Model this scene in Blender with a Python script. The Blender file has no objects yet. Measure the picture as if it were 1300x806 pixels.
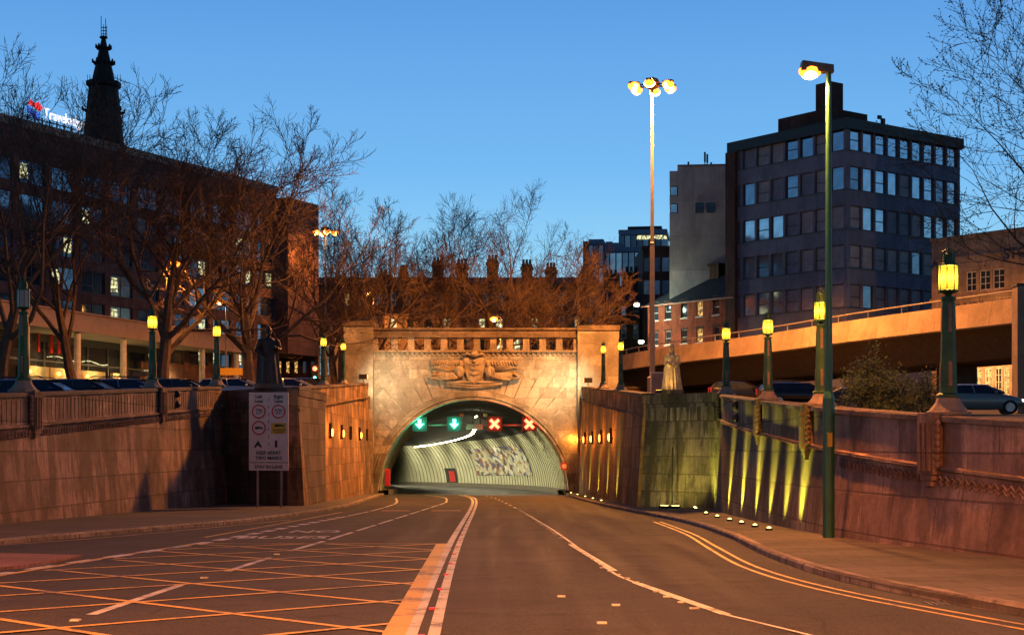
import bpy, math, random
from mathutils import Vector, Matrix, noise
R = math.radians
PI = math.pi
sc = bpy.context.scene
COL = sc.collection
E = 1.8                       # eye height
F = 2000.0                    # focal length in photo pixels

def P(px, py, Y):
    return ((px-650)/F*Y, Y, E-(py-568)/F*Y)
def X(px, Y): return (px-650)/F*Y
def Z(py, Y): return E-(py-568)/F*Y
def G(Y): return -0.0158*max(0.0, Y-15)
def smooth(a, b, x):
    t = max(0.0, min(1.0, (x-a)/(b-a))); return t*t*(3-2*t)
def D(Y):                      # upper ground
    z = max(0.12, 0.07+0.0456*Y)
    if Y > 104: z = (0.07+0.0456*104)*(1-smooth(104, 111, Y))+5.45*smooth(104, 111, Y)
    return z
def TOPR(Y): return max(D(min(Y, 104)) if Y < 104 else 0.07+0.0456*Y, 0.3)+1.0
def TOPL(Y): return TOPR(Y)+0.24

# ---------------------------------------------------------------- materials
def newmat(name):
    m = bpy.data.materials.new(name); m.use_nodes = True
    nt = m.node_tree
    b = nt.nodes['Principled BSDF']
    return m, nt, b
def node(nt, t, **kw):
    n = nt.nodes.new(t)
    for k, v in kw.items(): setattr(n, k, v)
    return n
def ramp(nt, stops, interp='LINEAR'):
    n = nt.nodes.new('ShaderNodeValToRGB'); cr = n.color_ramp; cr.interpolation = interp
    while len(cr.elements) < len(stops): cr.elements.new(0.5)
    for e, (p, c) in zip(cr.elements, stops):
        e.position = p; e.color = (c[0], c[1], c[2], 1) if hasattr(c, '__len__') else (c, c, c, 1)
    return n
def mixc(nt, a, b, fac, mode='MIX'):
    n = nt.nodes.new('ShaderNodeMix'); n.data_type = 'RGBA'; n.blend_type = mode
    L = nt.links.new
    for s, v in ((n.inputs[0], fac), (n.inputs[6], a), (n.inputs[7], b)):
        if hasattr(v, 'is_output'): L(v, s)
        elif hasattr(v, '__len__'): s.default_value = (v[0], v[1], v[2], 1)
        else: s.default_value = v
    return n.outputs[2]
def uvmap(nt, sx=1, sy=1, obj=False):
    tc = node(nt, 'ShaderNodeTexCoord'); mp = node(nt, 'ShaderNodeMapping')
    nt.links.new(tc.outputs['Object' if obj else 'UV'], mp.inputs[0])
    mp.inputs['Scale'].default_value = (sx, sy, sx if obj else 1)
    return mp.outputs[0]
def noise_t(nt, vec, scale, detail=4, rough=0.6):
    n = node(nt, 'ShaderNodeTexNoise'); n.inputs['Scale'].default_value = scale
    n.inputs['Detail'].default_value = detail; n.inputs['Roughness'].default_value = rough
    nt.links.new(vec, n.inputs['Vector']); return n.outputs['Fac']

def plain(name, col, rough=0.6, metal=0.0, var=0.25, scale=3.0, bump=0.0, spec=0.5):
    m, nt, b = newmat(name)
    v = uvmap(nt, obj=True)
    f = noise_t(nt, v, scale, 5)
    r = ramp(nt, [(0.3, [c*(1-var) for c in col]), (0.7, [min(1, c*(1+var)) for c in col])])
    nt.links.new(f, r.inputs[0]); nt.links.new(r.outputs[0], b.inputs['Base Color'])
    b.inputs['Roughness'].default_value = rough; b.inputs['Metallic'].default_value = metal
    b.inputs['Specular IOR Level'].default_value = spec
    if bump:
        f2 = noise_t(nt, v, scale*6, 6, 0.7)
        bp = node(nt, 'ShaderNodeBump'); bp.inputs['Strength'].default_value = bump; bp.inputs['Distance'].default_value = 0.02
        nt.links.new(f2, bp.inputs['Height']); nt.links.new(bp.outputs[0], b.inputs['Normal'])
    return m
def emis(name, col, strength, base=(0.1, 0.1, 0.1)):
    m, nt, b = newmat(name)
    b.inputs['Base Color'].default_value = (*base, 1)
    b.inputs['Emission Color'].default_value = (*col, 1)
    b.inputs['Emission Strength'].default_value = strength
    return m
def masonry(name, base, bw=1.4, bh=0.62, mort=0.012, stain=0.6, moss=0.0, dark=0.25, streak=(5, 0.35), bump=0.5, seed=0.0, mcol=None, joint=0.5):
    """coursed blocks with weather streaks that run down the face"""
    m, nt, b = newmat(name); L = nt.links.new
    uv = uvmap(nt)
    br = node(nt, 'ShaderNodeTexBrick')
    br.inputs['Scale'].default_value = 1.0
    br.inputs['Brick Width'].default_value = bw; br.inputs['Row Height'].default_value = bh
    br.inputs['Mortar Size'].default_value = mort; br.inputs['Mortar Smooth'].default_value = 0.3
    br.inputs['Bias'].default_value = 0.0
    tv = 0.34 if bw > 1.4 and bh < 2 else 0.16
    c1 = [c*(1+tv*0.8) for c in base]; c2 = [c*(1-tv) for c in base]; mc = mcol or [c*(1-joint) for c in base]
    br.inputs['Color1'].default_value = (*c1, 1); br.inputs['Color2'].default_value = (*c2, 1); br.inputs['Mortar'].default_value = (*mc, 1)
    L(uv, br.inputs['Vector'])
    # big blotches
    mp = node(nt, 'ShaderNodeMapping'); L(uv, mp.inputs[0]); mp.inputs['Location'].default_value = (seed*7.3, seed*3.1, seed)
    n1 = noise_t(nt, mp.outputs[0], 0.45, 8, 0.65)
    r1 = ramp(nt, [(0.36, 1-stain*0.8), (0.6, 1.0)]); L(n1, r1.inputs[0])
    c = mixc(nt, br.outputs['Color'], r1.outputs[0], 1.0, 'MULTIPLY')
    # broad run-off stains with ragged edges, then faint narrow streaks
    mp2 = node(nt, 'ShaderNodeMapping'); L(uv, mp2.inputs[0]); mp2.inputs['Scale'].default_value = (streak[0]*0.28, streak[1]*0.9, 1); mp2.inputs['Location'].default_value = (seed*3, seed, 0)
    n2 = noise_t(nt, mp2.outputs[0], 1.0, 10, 0.72)
    r2 = ramp(nt, [(0.485, 0.0), (0.55, stain*0.9)]); L(n2, r2.inputs[0])
    c = mixc(nt, c, [k*dark for k in base], r2.outputs[0])
    mp5 = node(nt, 'ShaderNodeMapping'); L(uv, mp5.inputs[0]); mp5.inputs['Scale'].default_value = (streak[0]*1.3, streak[1], 1); mp5.inputs['Location'].default_value = (seed*5, seed*2, 0)
    n5 = noise_t(nt, mp5.outputs[0], 1.0, 5, 0.6)
    r5 = ramp(nt, [(0.5, 0.0), (0.68, stain*0.45)]); L(n5, r5.inputs[0])
    c = mixc(nt, c, [k*dark for k in base], r5.outputs[0])
    mp6 = node(nt, 'ShaderNodeMapping'); L(uv, mp6.inputs[0]); mp6.inputs['Location'].default_value = (seed*2.3, seed*9, 0)
    n6 = noise_t(nt, mp6.outputs[0], 1.7, 9, 0.75)
    r6 = ramp(nt, [(0.55, 1.0), (0.70, 1-stain*0.5)]); L(n6, r6.inputs[0])
    c = mixc(nt, c, r6.outputs[0], 1.0, 'MULTIPLY')
    # fine grain
    n3 = noise_t(nt, uv, 9, 8, 0.75)
    r3 = ramp(nt, [(0.3, 0.78), (0.7, 1.15)]); L(n3, r3.inputs[0])
    c = mixc(nt, c, r3.outputs[0], 1.0, 'MULTIPLY')
    if moss:
        mp3 = node(nt, 'ShaderNodeMapping'); L(uv, mp3.inputs[0]); mp3.inputs['Scale'].default_value = (2.5, 0.3, 1); mp3.inputs['Location'].default_value = (seed*11, 5, 0)
        n4 = noise_t(nt, mp3.outputs[0], 1.0, 5, 0.6)
        r4 = ramp(nt, [(0.5, 0.0), (0.7, moss)]); L(n4, r4.inputs[0])
        c = mixc(nt, c, (0.10, 0.12, 0.03), r4.outputs[0])
    L(c, b.inputs['Base Color'])
    b.inputs['Roughness'].default_value = 0.85; b.inputs['Specular IOR Level'].default_value = 0.25
    bp = node(nt, 'ShaderNodeBump'); bp.inputs['Strength'].default_value = bump; bp.inputs['Distance'].default_value = 0.03
    h = mixc(nt, br.outputs['Fac'], n3, 0.35)
    inv = node(nt, 'ShaderNodeMath', operation='MULTIPLY'); inv.inputs[1].default_value = -1.0
    sep = node(nt, 'ShaderNodeMath', operation='ADD'); L(inv.outputs[0], sep.inputs[0]); L(br.outputs['Fac'], inv.inputs[0])
    sc3 = node(nt, 'ShaderNodeMath', operation='MULTIPLY'); sc3.inputs[1].default_value = 0.5; L(n3, sc3.inputs[0]); L(sc3.outputs[0], sep.inputs[1])
    L(sep.outputs[0], bp.inputs['Height']); L(bp.outputs[0], b.inputs['Normal'])
    return m

M = {}
M['wall_left'] = masonry('soot_stained_stone', (0.42, 0.26, 0.185), 2.1, 0.85, 0.024, 0.85, seed=1.0, dark=0.3)
M['wall_right'] = masonry('reddish_portland_stone', (0.46, 0.27, 0.18), 2.4, 0.85, 0.024, 0.8, seed=2.0, dark=0.35, streak=(3, 0.3))
M['wall_right_far'] = masonry('mossy_portland_stone', (0.40, 0.27, 0.15), 2.1, 0.85, 0.024, 0.8, moss=0.6, seed=3.0)
M['flank'] = masonry('run_stained_orange_lit_stone', (0.42, 0.23, 0.11), 2.0, 0.9, 0.018, 0.85, moss=0.35, seed=4.0, dark=0.2, streak=(3.2, 0.22))  # run stains, plus the slot lamps' orange put into the base colour
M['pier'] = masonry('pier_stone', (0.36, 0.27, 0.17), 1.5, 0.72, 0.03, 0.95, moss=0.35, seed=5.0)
M['pier_dark'] = masonry('shaded_pier_stone', (0.20, 0.14, 0.11), 1.5, 0.72, 0.02, 0.5, seed=6.0)  # darker pier stone: the shade on this face is put into the colour
M['facade'] = masonry('portal_stone', (0.38, 0.325, 0.26), 1.6, 0.66, 0.018, 0.75, seed=7.0, dark=0.35, streak=(2.4, 0.4), joint=0.35)
M['wing'] = masonry('wing_stone', (0.37, 0.31, 0.25), 1.9, 0.75, 0.014, 0.6, seed=8.0, dark=0.4, streak=(1.5, 0.3), joint=0.25)
M['trim'] = masonry('weathered_trim_stone', (0.34, 0.25, 0.17), 3.0, 3.0, 0.01, 0.5, seed=9.0, streak=(4, 0.8), bump=0.25)
M['coping'] = masonry('coping_stone', (0.20, 0.145, 0.11), 2.2, 4.0, 0.015, 0.6, seed=10.0, streak=(3, 2))
M['relief'] = masonry('carved_stone', (0.36, 0.28, 0.20), 5, 5, 0.0, 0.5, seed=11.0, streak=(4, 1), bump=0.3)
M['red_brick'] = masonry('red_brick', (0.36, 0.075, 0.035), 0.23, 0.085, 0.006, 0.55, seed=12, mcol=(0.22, 0.10, 0.06), bump=0.3)
M['white_brick'] = masonry('painted_brick', (0.55, 0.55, 0.5), 0.23, 0.085, 0.008, 0.3, seed=13, bump=0.3)
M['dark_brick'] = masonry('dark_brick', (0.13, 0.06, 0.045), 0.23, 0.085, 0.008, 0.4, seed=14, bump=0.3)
M['hotel_brick'] = masonry('brown_hotel_panel', (0.20, 0.10, 0.08), 1.15, 0.5, 0.01, 0.4, seed=15, bump=0.2)
M['warehouse'] = masonry('brown_warehouse_brick', (0.16, 0.09, 0.06), 0.23, 0.085, 0.008, 0.5, seed=16, bump=0.3)
M['pale_stone'] = masonry('pale_ashlar', (0.40, 0.26, 0.17), 1.2, 0.45, 0.012, 0.35, seed=17, joint=0.4)
M['navy_panel'] = masonry('navy_spandrel', (0.20, 0.20, 0.26), 3.2, 6.0, 0.02, 0.25, seed=18, bump=0.1, streak=(4, 0.5))
M['grey_panel'] = masonry('grey_cladding', (0.13, 0.13, 0.145), 1.2, 3.3, 0.02, 0.3, seed=19, bump=0.1)
M['beige_render'] = masonry('beige_render', (0.74, 0.58, 0.53), 30, 3.3, 0.02, 0.3, seed=20, bump=0.15, joint=0.3, streak=(1.6, 0.1))
M['bridge_concrete'] = masonry('bridge_concrete', (0.42, 0.29, 0.20), 4.2, 30, 0.03, 0.35, seed=21, bump=0.2, streak=(1.6, 0.5), dark=0.4)
M['soffit'] = plain('dark_concrete', (0.10, 0.08, 0.06), 0.9)  # concrete much darker than the parapet, for underside and small parts
M['spire'] = masonry('black_spire_stone', (0.05, 0.038, 0.034), 1.2, 0.6, 0.02, 0.3, seed=22)
M['blue_grey'] = plain('blue_grey_cladding', (0.16, 0.22, 0.32), 0.5)
M['slate'] = masonry('slate', (0.06, 0.062, 0.075), 0.35, 0.22, 0.012, 0.3, seed=23, bump=0.4)
M['asphalt'] = None
M['green_paint'] = plain('weathered_green_paint', (0.045, 0.11, 0.035), 0.55, 0.2, 0.35, 2.2, 0.15)
M['bronze_strip'] = plain('worn_bronze', (0.28, 0.17, 0.10), 0.5, 0.4, 0.3, 4, 0.1)
M['post_green'] = plain('green_gloss_paint', (0.035, 0.14, 0.075), 0.35, 0.1, 0.15, 2)
M['steel'] = plain('galvanised_steel', (0.24, 0.20, 0.17), 0.65, 0.1, 0.15, 2)
M['dark_metal'] = plain('dark_metal', (0.03, 0.03, 0.03), 0.5, 0.5)
M['black'] = plain('black_plastic', (0.012, 0.012, 0.012), 0.5)
M['statue_bronze'] = plain('dark_statue_bronze', (0.05, 0.032, 0.024), 0.5, 0.35, 0.35, 4, 0.25)
M['statue_lit'] = plain('floodlit_statue_bronze', (0.62, 0.41, 0.18), 0.5, 0.1, 0.35, 4, 0.25)  # bronze lightened to gold, floodlight put into the colour
M['bark'] = plain('bark', (0.055, 0.036, 0.026), 0.9, 0, 0.35, 5, 0.6)
M['bark_warm'] = plain('orange_lit_bark', (0.12, 0.07, 0.04), 0.9, 0, 0.35, 5, 0.6)  # lit copy of the bark, orange lamplight put into the colour
M['bark_mid'] = plain('dim_lit_bark', (0.10, 0.058, 0.036), 0.9, 0, 0.35, 5, 0.6)  # weaker lit copy, some lamplight put into the bark colour
M['leaf'] = plain('leaf', (0.12, 0.15, 0.04), 0.6, 0, 0.45, 1.2)
M['bud'] = plain('bud', (0.14, 0.11, 0.04), 0.7, 0, 0.4, 3)
M['win_frame'] = plain('pale_window_frame', (0.42, 0.40, 0.40), 0.5)
M['win_frame_dark'] = plain('dark_window_frame', (0.06, 0.06, 0.065), 0.5)
M['rubber'] = plain('tyre_rubber', (0.015, 0.015, 0.015), 0.85)
M['rim'] = plain('alloy_rim', (0.45, 0.45, 0.47), 0.3, 0.9)
M['sign_white'] = plain('sign_white', (0.78, 0.60, 0.53), 0.45, var=0.08)
M['sign_red'] = plain('sign_red', (0.55, 0.03, 0.025), 0.4, var=0.05)
M['sign_black'] = plain('sign_black', (0.02, 0.015, 0.015), 0.4, var=0.05)
M['sign_yellow'] = plain('sign_yellow', (0.75, 0.42, 0.02), 0.4, var=0.05)
M['letter_dark'] = plain('dark_letter', (0.035, 0.035, 0.05), 0.4)
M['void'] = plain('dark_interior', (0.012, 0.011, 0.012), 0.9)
M['cream_panel'] = plain('cream_wall_panel', (0.40, 0.32, 0.17), 0.8)
M['beam_beige'] = plain('beige_fascia', (0.28, 0.20, 0.16), 0.8, 0, 0.15, 1.0, 0.1)
M['rib_grey'] = plain('panel_joint', (0.22, 0.20, 0.11), 0.6)
M['white_plaster'] = plain('white_plaster', (0.6, 0.55, 0.48), 0.8)

def glass(name, col, rough=0.06, metal=0.85):
    m, nt, b = newmat(name)
    v = uvmap(nt, obj=True)
    f = noise_t(nt, v, 0.9, 2)
    r = ramp(nt, [(0.35, [c*0.7 for c in col]), (0.65, col)]); nt.links.new(f, r.inputs[0]); nt.links.new(r.outputs[0], b.inputs['Base Color'])
    b.inputs['Roughness'].default_value = rough; b.inputs['Metallic'].default_value = metal
    bp = node(nt, 'ShaderNodeBump'); bp.inputs['Strength'].default_value = 0.06; bp.inputs['Distance'].default_value = 0.1
    nt.links.new(noise_t(nt, v, 0.6, 1), bp.inputs['Height']); nt.links.new(bp.outputs[0], b.inputs['Normal'])
    return m
M['glass_sky'] = glass('reflective_glass', (0.62, 0.72, 0.82))
M['glass_dim'] = glass('tinted_glass', (0.26, 0.32, 0.40))
M['glass_hotel'] = glass('hotel_glass', (0.10, 0.13, 0.18))
M['glass_dark'] = glass('dark_glass', (0.05, 0.06, 0.08), 0.08, 0.5)
M['blind'] = plain('window_blind', (0.34, 0.29, 0.29), 0.7, 0, 0.2, 1.5)
M['curtain'] = plain('window_curtain', (0.20, 0.19, 0.23), 0.7, 0, 0.2, 1.5)

def lit_window(name, col, strength):
    m, nt, b = newmat(name)
    v = uvmap(nt, obj=True)
    f = noise_t(nt, v, 3.5, 3)
    r = ramp(nt, [(0.42, 0.05), (0.58, 1.0)]); nt.links.new(f, r.inputs[0])
    mm = node(nt, 'ShaderNodeMath', operation='MULTIPLY'); mm.inputs[1].default_value = strength
    nt.links.new(r.outputs[0], mm.inputs[0]); nt.links.new(mm.outputs[0], b.inputs['Emission Strength'])
    b.inputs['Emission Color'].default_value = (*col, 1); b.inputs['Base Color'].default_value = (0.1, 0.1, 0.08, 1)
    b.inputs['Roughness'].default_value = 0.1
    return m
M['lit_pale'] = lit_window('lit_room_pale', (0.95, 0.9, 0.45), 1.1)
M['lit_warm'] = lit_window('lit_room_warm', (1.0, 0.55, 0.15), 1.0)
M['lit_cool'] = lit_window('lit_room_cool', (0.6, 0.9, 1.0), 0.35)
def lantern_glow():
    m, nt, b = newmat('lantern_glow'); L = nt.links.new
    tr_ = node(nt, 'ShaderNodeBsdfTransparent'); tr_.inputs[0].default_value = (1.0, 0.85, 0.55, 1)
    em = node(nt, 'ShaderNodeEmission'); mx = node(nt, 'ShaderNodeMixShader'); mx.inputs[0].default_value = 0.5
    tc = node(nt, 'ShaderNodeTexCoord'); s = node(nt, 'ShaderNodeSeparateXYZ'); L(tc.outputs['Object'], s.inputs[0])
    mr = node(nt, 'ShaderNodeMapRange'); mr.inputs[1].default_value = 2.34; mr.inputs[2].default_value = 2.785; L(s.outputs[2], mr.inputs[0])
    st = ramp(nt, [(0.0, 0.12), (0.25, 0.35), (0.5, 1.0), (0.8, 0.35), (1.0, 0.12)]); L(mr.outputs[0], st.inputs[0])
    mm = node(nt, 'ShaderNodeMath', operation='MULTIPLY'); mm.inputs[1].default_value = 9.0; L(st.outputs[0], mm.inputs[0])
    L(mm.outputs[0], em.inputs[1]); em.inputs[0].default_value = (1.0, 0.50, 0.03, 1)
    L(tr_.outputs[0], mx.inputs[1]); L(em.outputs[0], mx.inputs[2]); L(mx.outputs[0], nt.nodes['Material Output'].inputs[0])
    return m
M['lantern_glow'] = lantern_glow()
M['lantern_unlit'] = plain('frosted_lantern_glass', (0.62, 0.43, 0.37), 0.4, 0, 0.15)
M['sodium'] = emis('sodium_lamp', (1.0, 0.20, 0.015), 4.6)
M['sodium_core'] = emis('sodium_lamp_core', (1.0, 0.6, 0.12), 30.0)
M['sodium_soft'] = emis('sodium_lamp_soft', (1.0, 0.42, 0.06), 6.0)
M['mercury'] = emis('cool_flood_lamp', (0.75, 1.0, 0.75), 40.0)
M['sig_green'] = emis('green_signal', (0.05, 1.0, 0.50), 14.0)
M['sig_red'] = emis('red_signal', (1.0, 0.05, 0.02), 14.0)
M['strip'] = emis('tunnel_strip_lamp', (1.0, 0.92, 0.55), 14.0)
M['slot_glow'] = emis('slot_lamp', (1.0, 0.36, 0.05), 7.0)
M['ground_lamp'] = emis('ground_uplight_lamp', (1.0, 0.85, 0.2), 5.0)
M['sign_letter_lit'] = emis('lit_white_letters', (0.85, 0.85, 1.0), 1.1)
M['emblem_red'] = emis('lit_red_emblem', (0.9, 0.03, 0.03), 0.9)
M['emblem_blue'] = emis('lit_blue_emblem', (0.05, 0.16, 0.9), 0.9)
M['tail_red'] = emis('tail_lamp_lens', (0.6, 0.02, 0.02), 0.15, (0.3, 0.01, 0.01))
M['head_lamp'] = emis('headlamp', (1.0, 0.75, 0.5), 6.0)
def carpaint(name, col):
    m, nt, b = newmat(name)
    b.inputs['Base Color'].default_value = (*col, 1); b.inputs['Roughness'].default_value = 0.28
    b.inputs['Metallic'].default_value = 0.3; b.inputs['Coat Weight'].default_value = 0.6; b.inputs['Coat Roughness'].default_value = 0.05
    return m

def asphalt():
    m, nt, b = newmat('asphalt'); L = nt.links.new
    v = uvmap(nt, obj=True)
    n1 = noise_t(nt, v, 0.22, 5, 0.6)
    mp = node(nt, 'ShaderNodeMapping'); L(v, mp.inputs[0]); mp.inputs['Scale'].default_value = (1.6, 0.05, 1)
    n2 = noise_t(nt, mp.outputs[0], 1.0, 4, 0.6)
    n3 = noise_t(nt, v, 32, 4, 0.85)
    n4 = node(nt, 'ShaderNodeTexVoronoi'); n4.inputs['Scale'].default_value = 38; L(v, n4.inputs['Vector'])
    r1 = ramp(nt, [(0.3, (0.034, 0.030, 0.031)), (0.7, (0.056, 0.049, 0.049))]); L(n1, r1.inputs[0])
    r2 = ramp(nt, [(0.3, 0.86), (0.7, 1.06)]); L(n2, r2.inputs[0])
    r3 = ramp(nt, [(0.38, 0.45), (0.62, 1.7)]); L(n3, r3.inputs[0])
    c = mixc(nt, r1.outputs[0], r2.outputs[0], 1.0, 'MULTIPLY'); c = mixc(nt, c, r3.outputs[0], 1.0, 'MULTIPLY')
    # patched trench repairs
    mp2 = node(nt, 'ShaderNodeMapping'); L(v, mp2.inputs[0]); mp2.inputs['Scale'].default_value = (0.22, 0.06, 1)
    vo = node(nt, 'ShaderNodeTexVoronoi'); vo.distance = 'CHEBYCHEV'; vo.inputs['Scale'].default_value = 1.0; L(mp2.outputs[0], vo.inputs['Vector'])
    r4 = ramp(nt, [(0.0, 0.86), (1.0, 1.12)]); L(vo.outputs['Color'], r4.inputs[0])
    c = mixc(nt, c, r4.outputs[0], 1.0, 'MULTIPLY')
    # hairline cracks and sealed joints
    wv = node(nt, 'ShaderNodeTexVoronoi'); wv.feature = 'DISTANCE_TO_EDGE'; wv.inputs['Scale'].default_value = 0.35
    wn = noise_t(nt, v, 1.5, 4, 0.7); wmx = mixc(nt, v, wn, 0.25); L(wmx, wv.inputs['Vector'])
    rc = ramp(nt, [(0.0, 0.35), (0.007, 1.0)]); L(wv.outputs['Distance'], rc.inputs[0])
    c = mixc(nt, c, rc.outputs[0], 0.55, 'MULTIPLY')
    sp = noise_t(nt, v, 0.9, 6, 0.7); rs = ramp(nt, [(0.54, 1.0), (0.66, 0.62)]); L(sp, rs.inputs[0])
    c = mixc(nt, c, rs.outputs[0], 1.0, 'MULTIPLY')
    L(c, b.inputs['Base Color'])
    b.inputs['Roughness'].default_value = 0.72
    b.inputs['Specular IOR Level'].default_value = 0.22
    rr = ramp(nt, [(0.35, 0.78), (0.65, 0.92)]); L(n2, rr.inputs[0]); L(rr.outputs[0], b.inputs['Roughness'])
    bp = node(nt, 'ShaderNodeBump'); bp.inputs['Strength'].default_value = 0.5; bp.inputs['Distance'].default_value = 0.012
    L(n3, bp.inputs['Height']); L(bp.outputs[0], b.inputs['Normal'])
    return m
M['asphalt'] = asphalt()
def paint(name, col, wear=0.5):
    m, nt, b = newmat(name); L = nt.links.new
    v = uvmap(nt, obj=True)
    n1 = noise_t(nt, v, 14, 6, 0.8); n2 = noise_t(nt, v, 1.2, 4, 0.6)
    a = node(nt, 'ShaderNodeMath', operation='ADD'); L(n1, a.inputs[0]); L(n2, a.inputs[1])
    r = ramp(nt, [(0.40+0.1*wear, (0.06, 0.055, 0.05)), (0.52+0.1*wear, col)]); 
    h = node(nt, 'ShaderNodeMath', operation='MULTIPLY'); h.inputs[1].default_value = 0.5+0.055; L(a.outputs[0], h.inputs[0])
    L(h.outputs[0], r.inputs[0]); L(r.outputs[0], b.inputs['Base Color'])
    b.inputs['Roughness'].default_value = 0.6
    return m
M['paint_white'] = paint('worn_white_paint', (0.50, 0.47, 0.43), 0.35)
M['paint_yellow'] = paint('worn_yellow_paint', (0.55, 0.33, 0.04), 0.3)
M['paint_red'] = paint('worn_red_paint', (0.45, 0.13, 0.07), 0.4)
M['paving'] = masonry('paving_slabs', (0.14, 0.115, 0.095), 0.9, 0.6, 0.015, 0.35, seed=30, streak=(0.5, 0.5))
M['block_paving'] = masonry('red_block_paving', (0.30, 0.15, 0.13), 0.2, 0.1, 0.012, 0.25, seed=31, streak=(0.5, 0.5))
M['kerb'] = masonry('kerb_stone', (0.36, 0.28, 0.22), 0.9, 5, 0.05, 0.6, seed=32)
M['ground'] = plain('worn_tarmac', (0.07, 0.06, 0.055), 0.9, 0, 0.3, 0.4, 0.3)
def lining():
    m, nt, b = newmat('cream_lining_panel'); L = nt.links.new
    v = uvmap(nt)
    n1 = noise_t(nt, v, 0.5, 6, 0.7)
    r = ramp(nt, [(0.35, (0.42, 0.41, 0.29)), (0.7, (0.62, 0.60, 0.46))]); L(n1, r.inputs[0])
    L(r.outputs[0], b.inputs['Base Color']); b.inputs['Roughness'].default_value = 0.4
    return m
M['lining'] = lining()
M['tunnel_roof'] = plain('sooty_tunnel_roof', (0.022, 0.022, 0.020), 0.9)
def mural():
    m, nt, b = newmat('mural_paint'); L = nt.links.new
    v = uvmap(nt)
    mp = node(nt, 'ShaderNodeMapping'); L(v, mp.inputs[0]); mp.inputs['Scale'].default_value = (0.45, 1.3, 1)
    vo = node(nt, 'ShaderNodeTexVoronoi'); vo.distance = 'CHEBYCHEV'; vo.inputs['Scale'].default_value = 2.2; L(mp.outputs[0], vo.inputs['Vector'])
    r = ramp(nt, [(0.0, (0.48, 0.46, 0.34)), (0.30, (0.07, 0.06, 0.10)), (0.45, (0.42, 0.38, 0.28)), (0.58, (0.22, 0.08, 0.07)), (0.70, (0.34, 0.22, 0.10)), (0.82, (0.12, 0.12, 0.24)), (0.92, (0.6, 0.58, 0.5))], 'CONSTANT')
    sx = node(nt, 'ShaderNodeSeparateColor'); L(vo.outputs['Color'], sx.inputs[0]); L(sx.outputs[0], r.inputs[0])
    L(r.outputs[0], b.inputs['Base Color']); b.inputs['Roughness'].default_value = 0.5
    return m
M['mural'] = mural()

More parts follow.
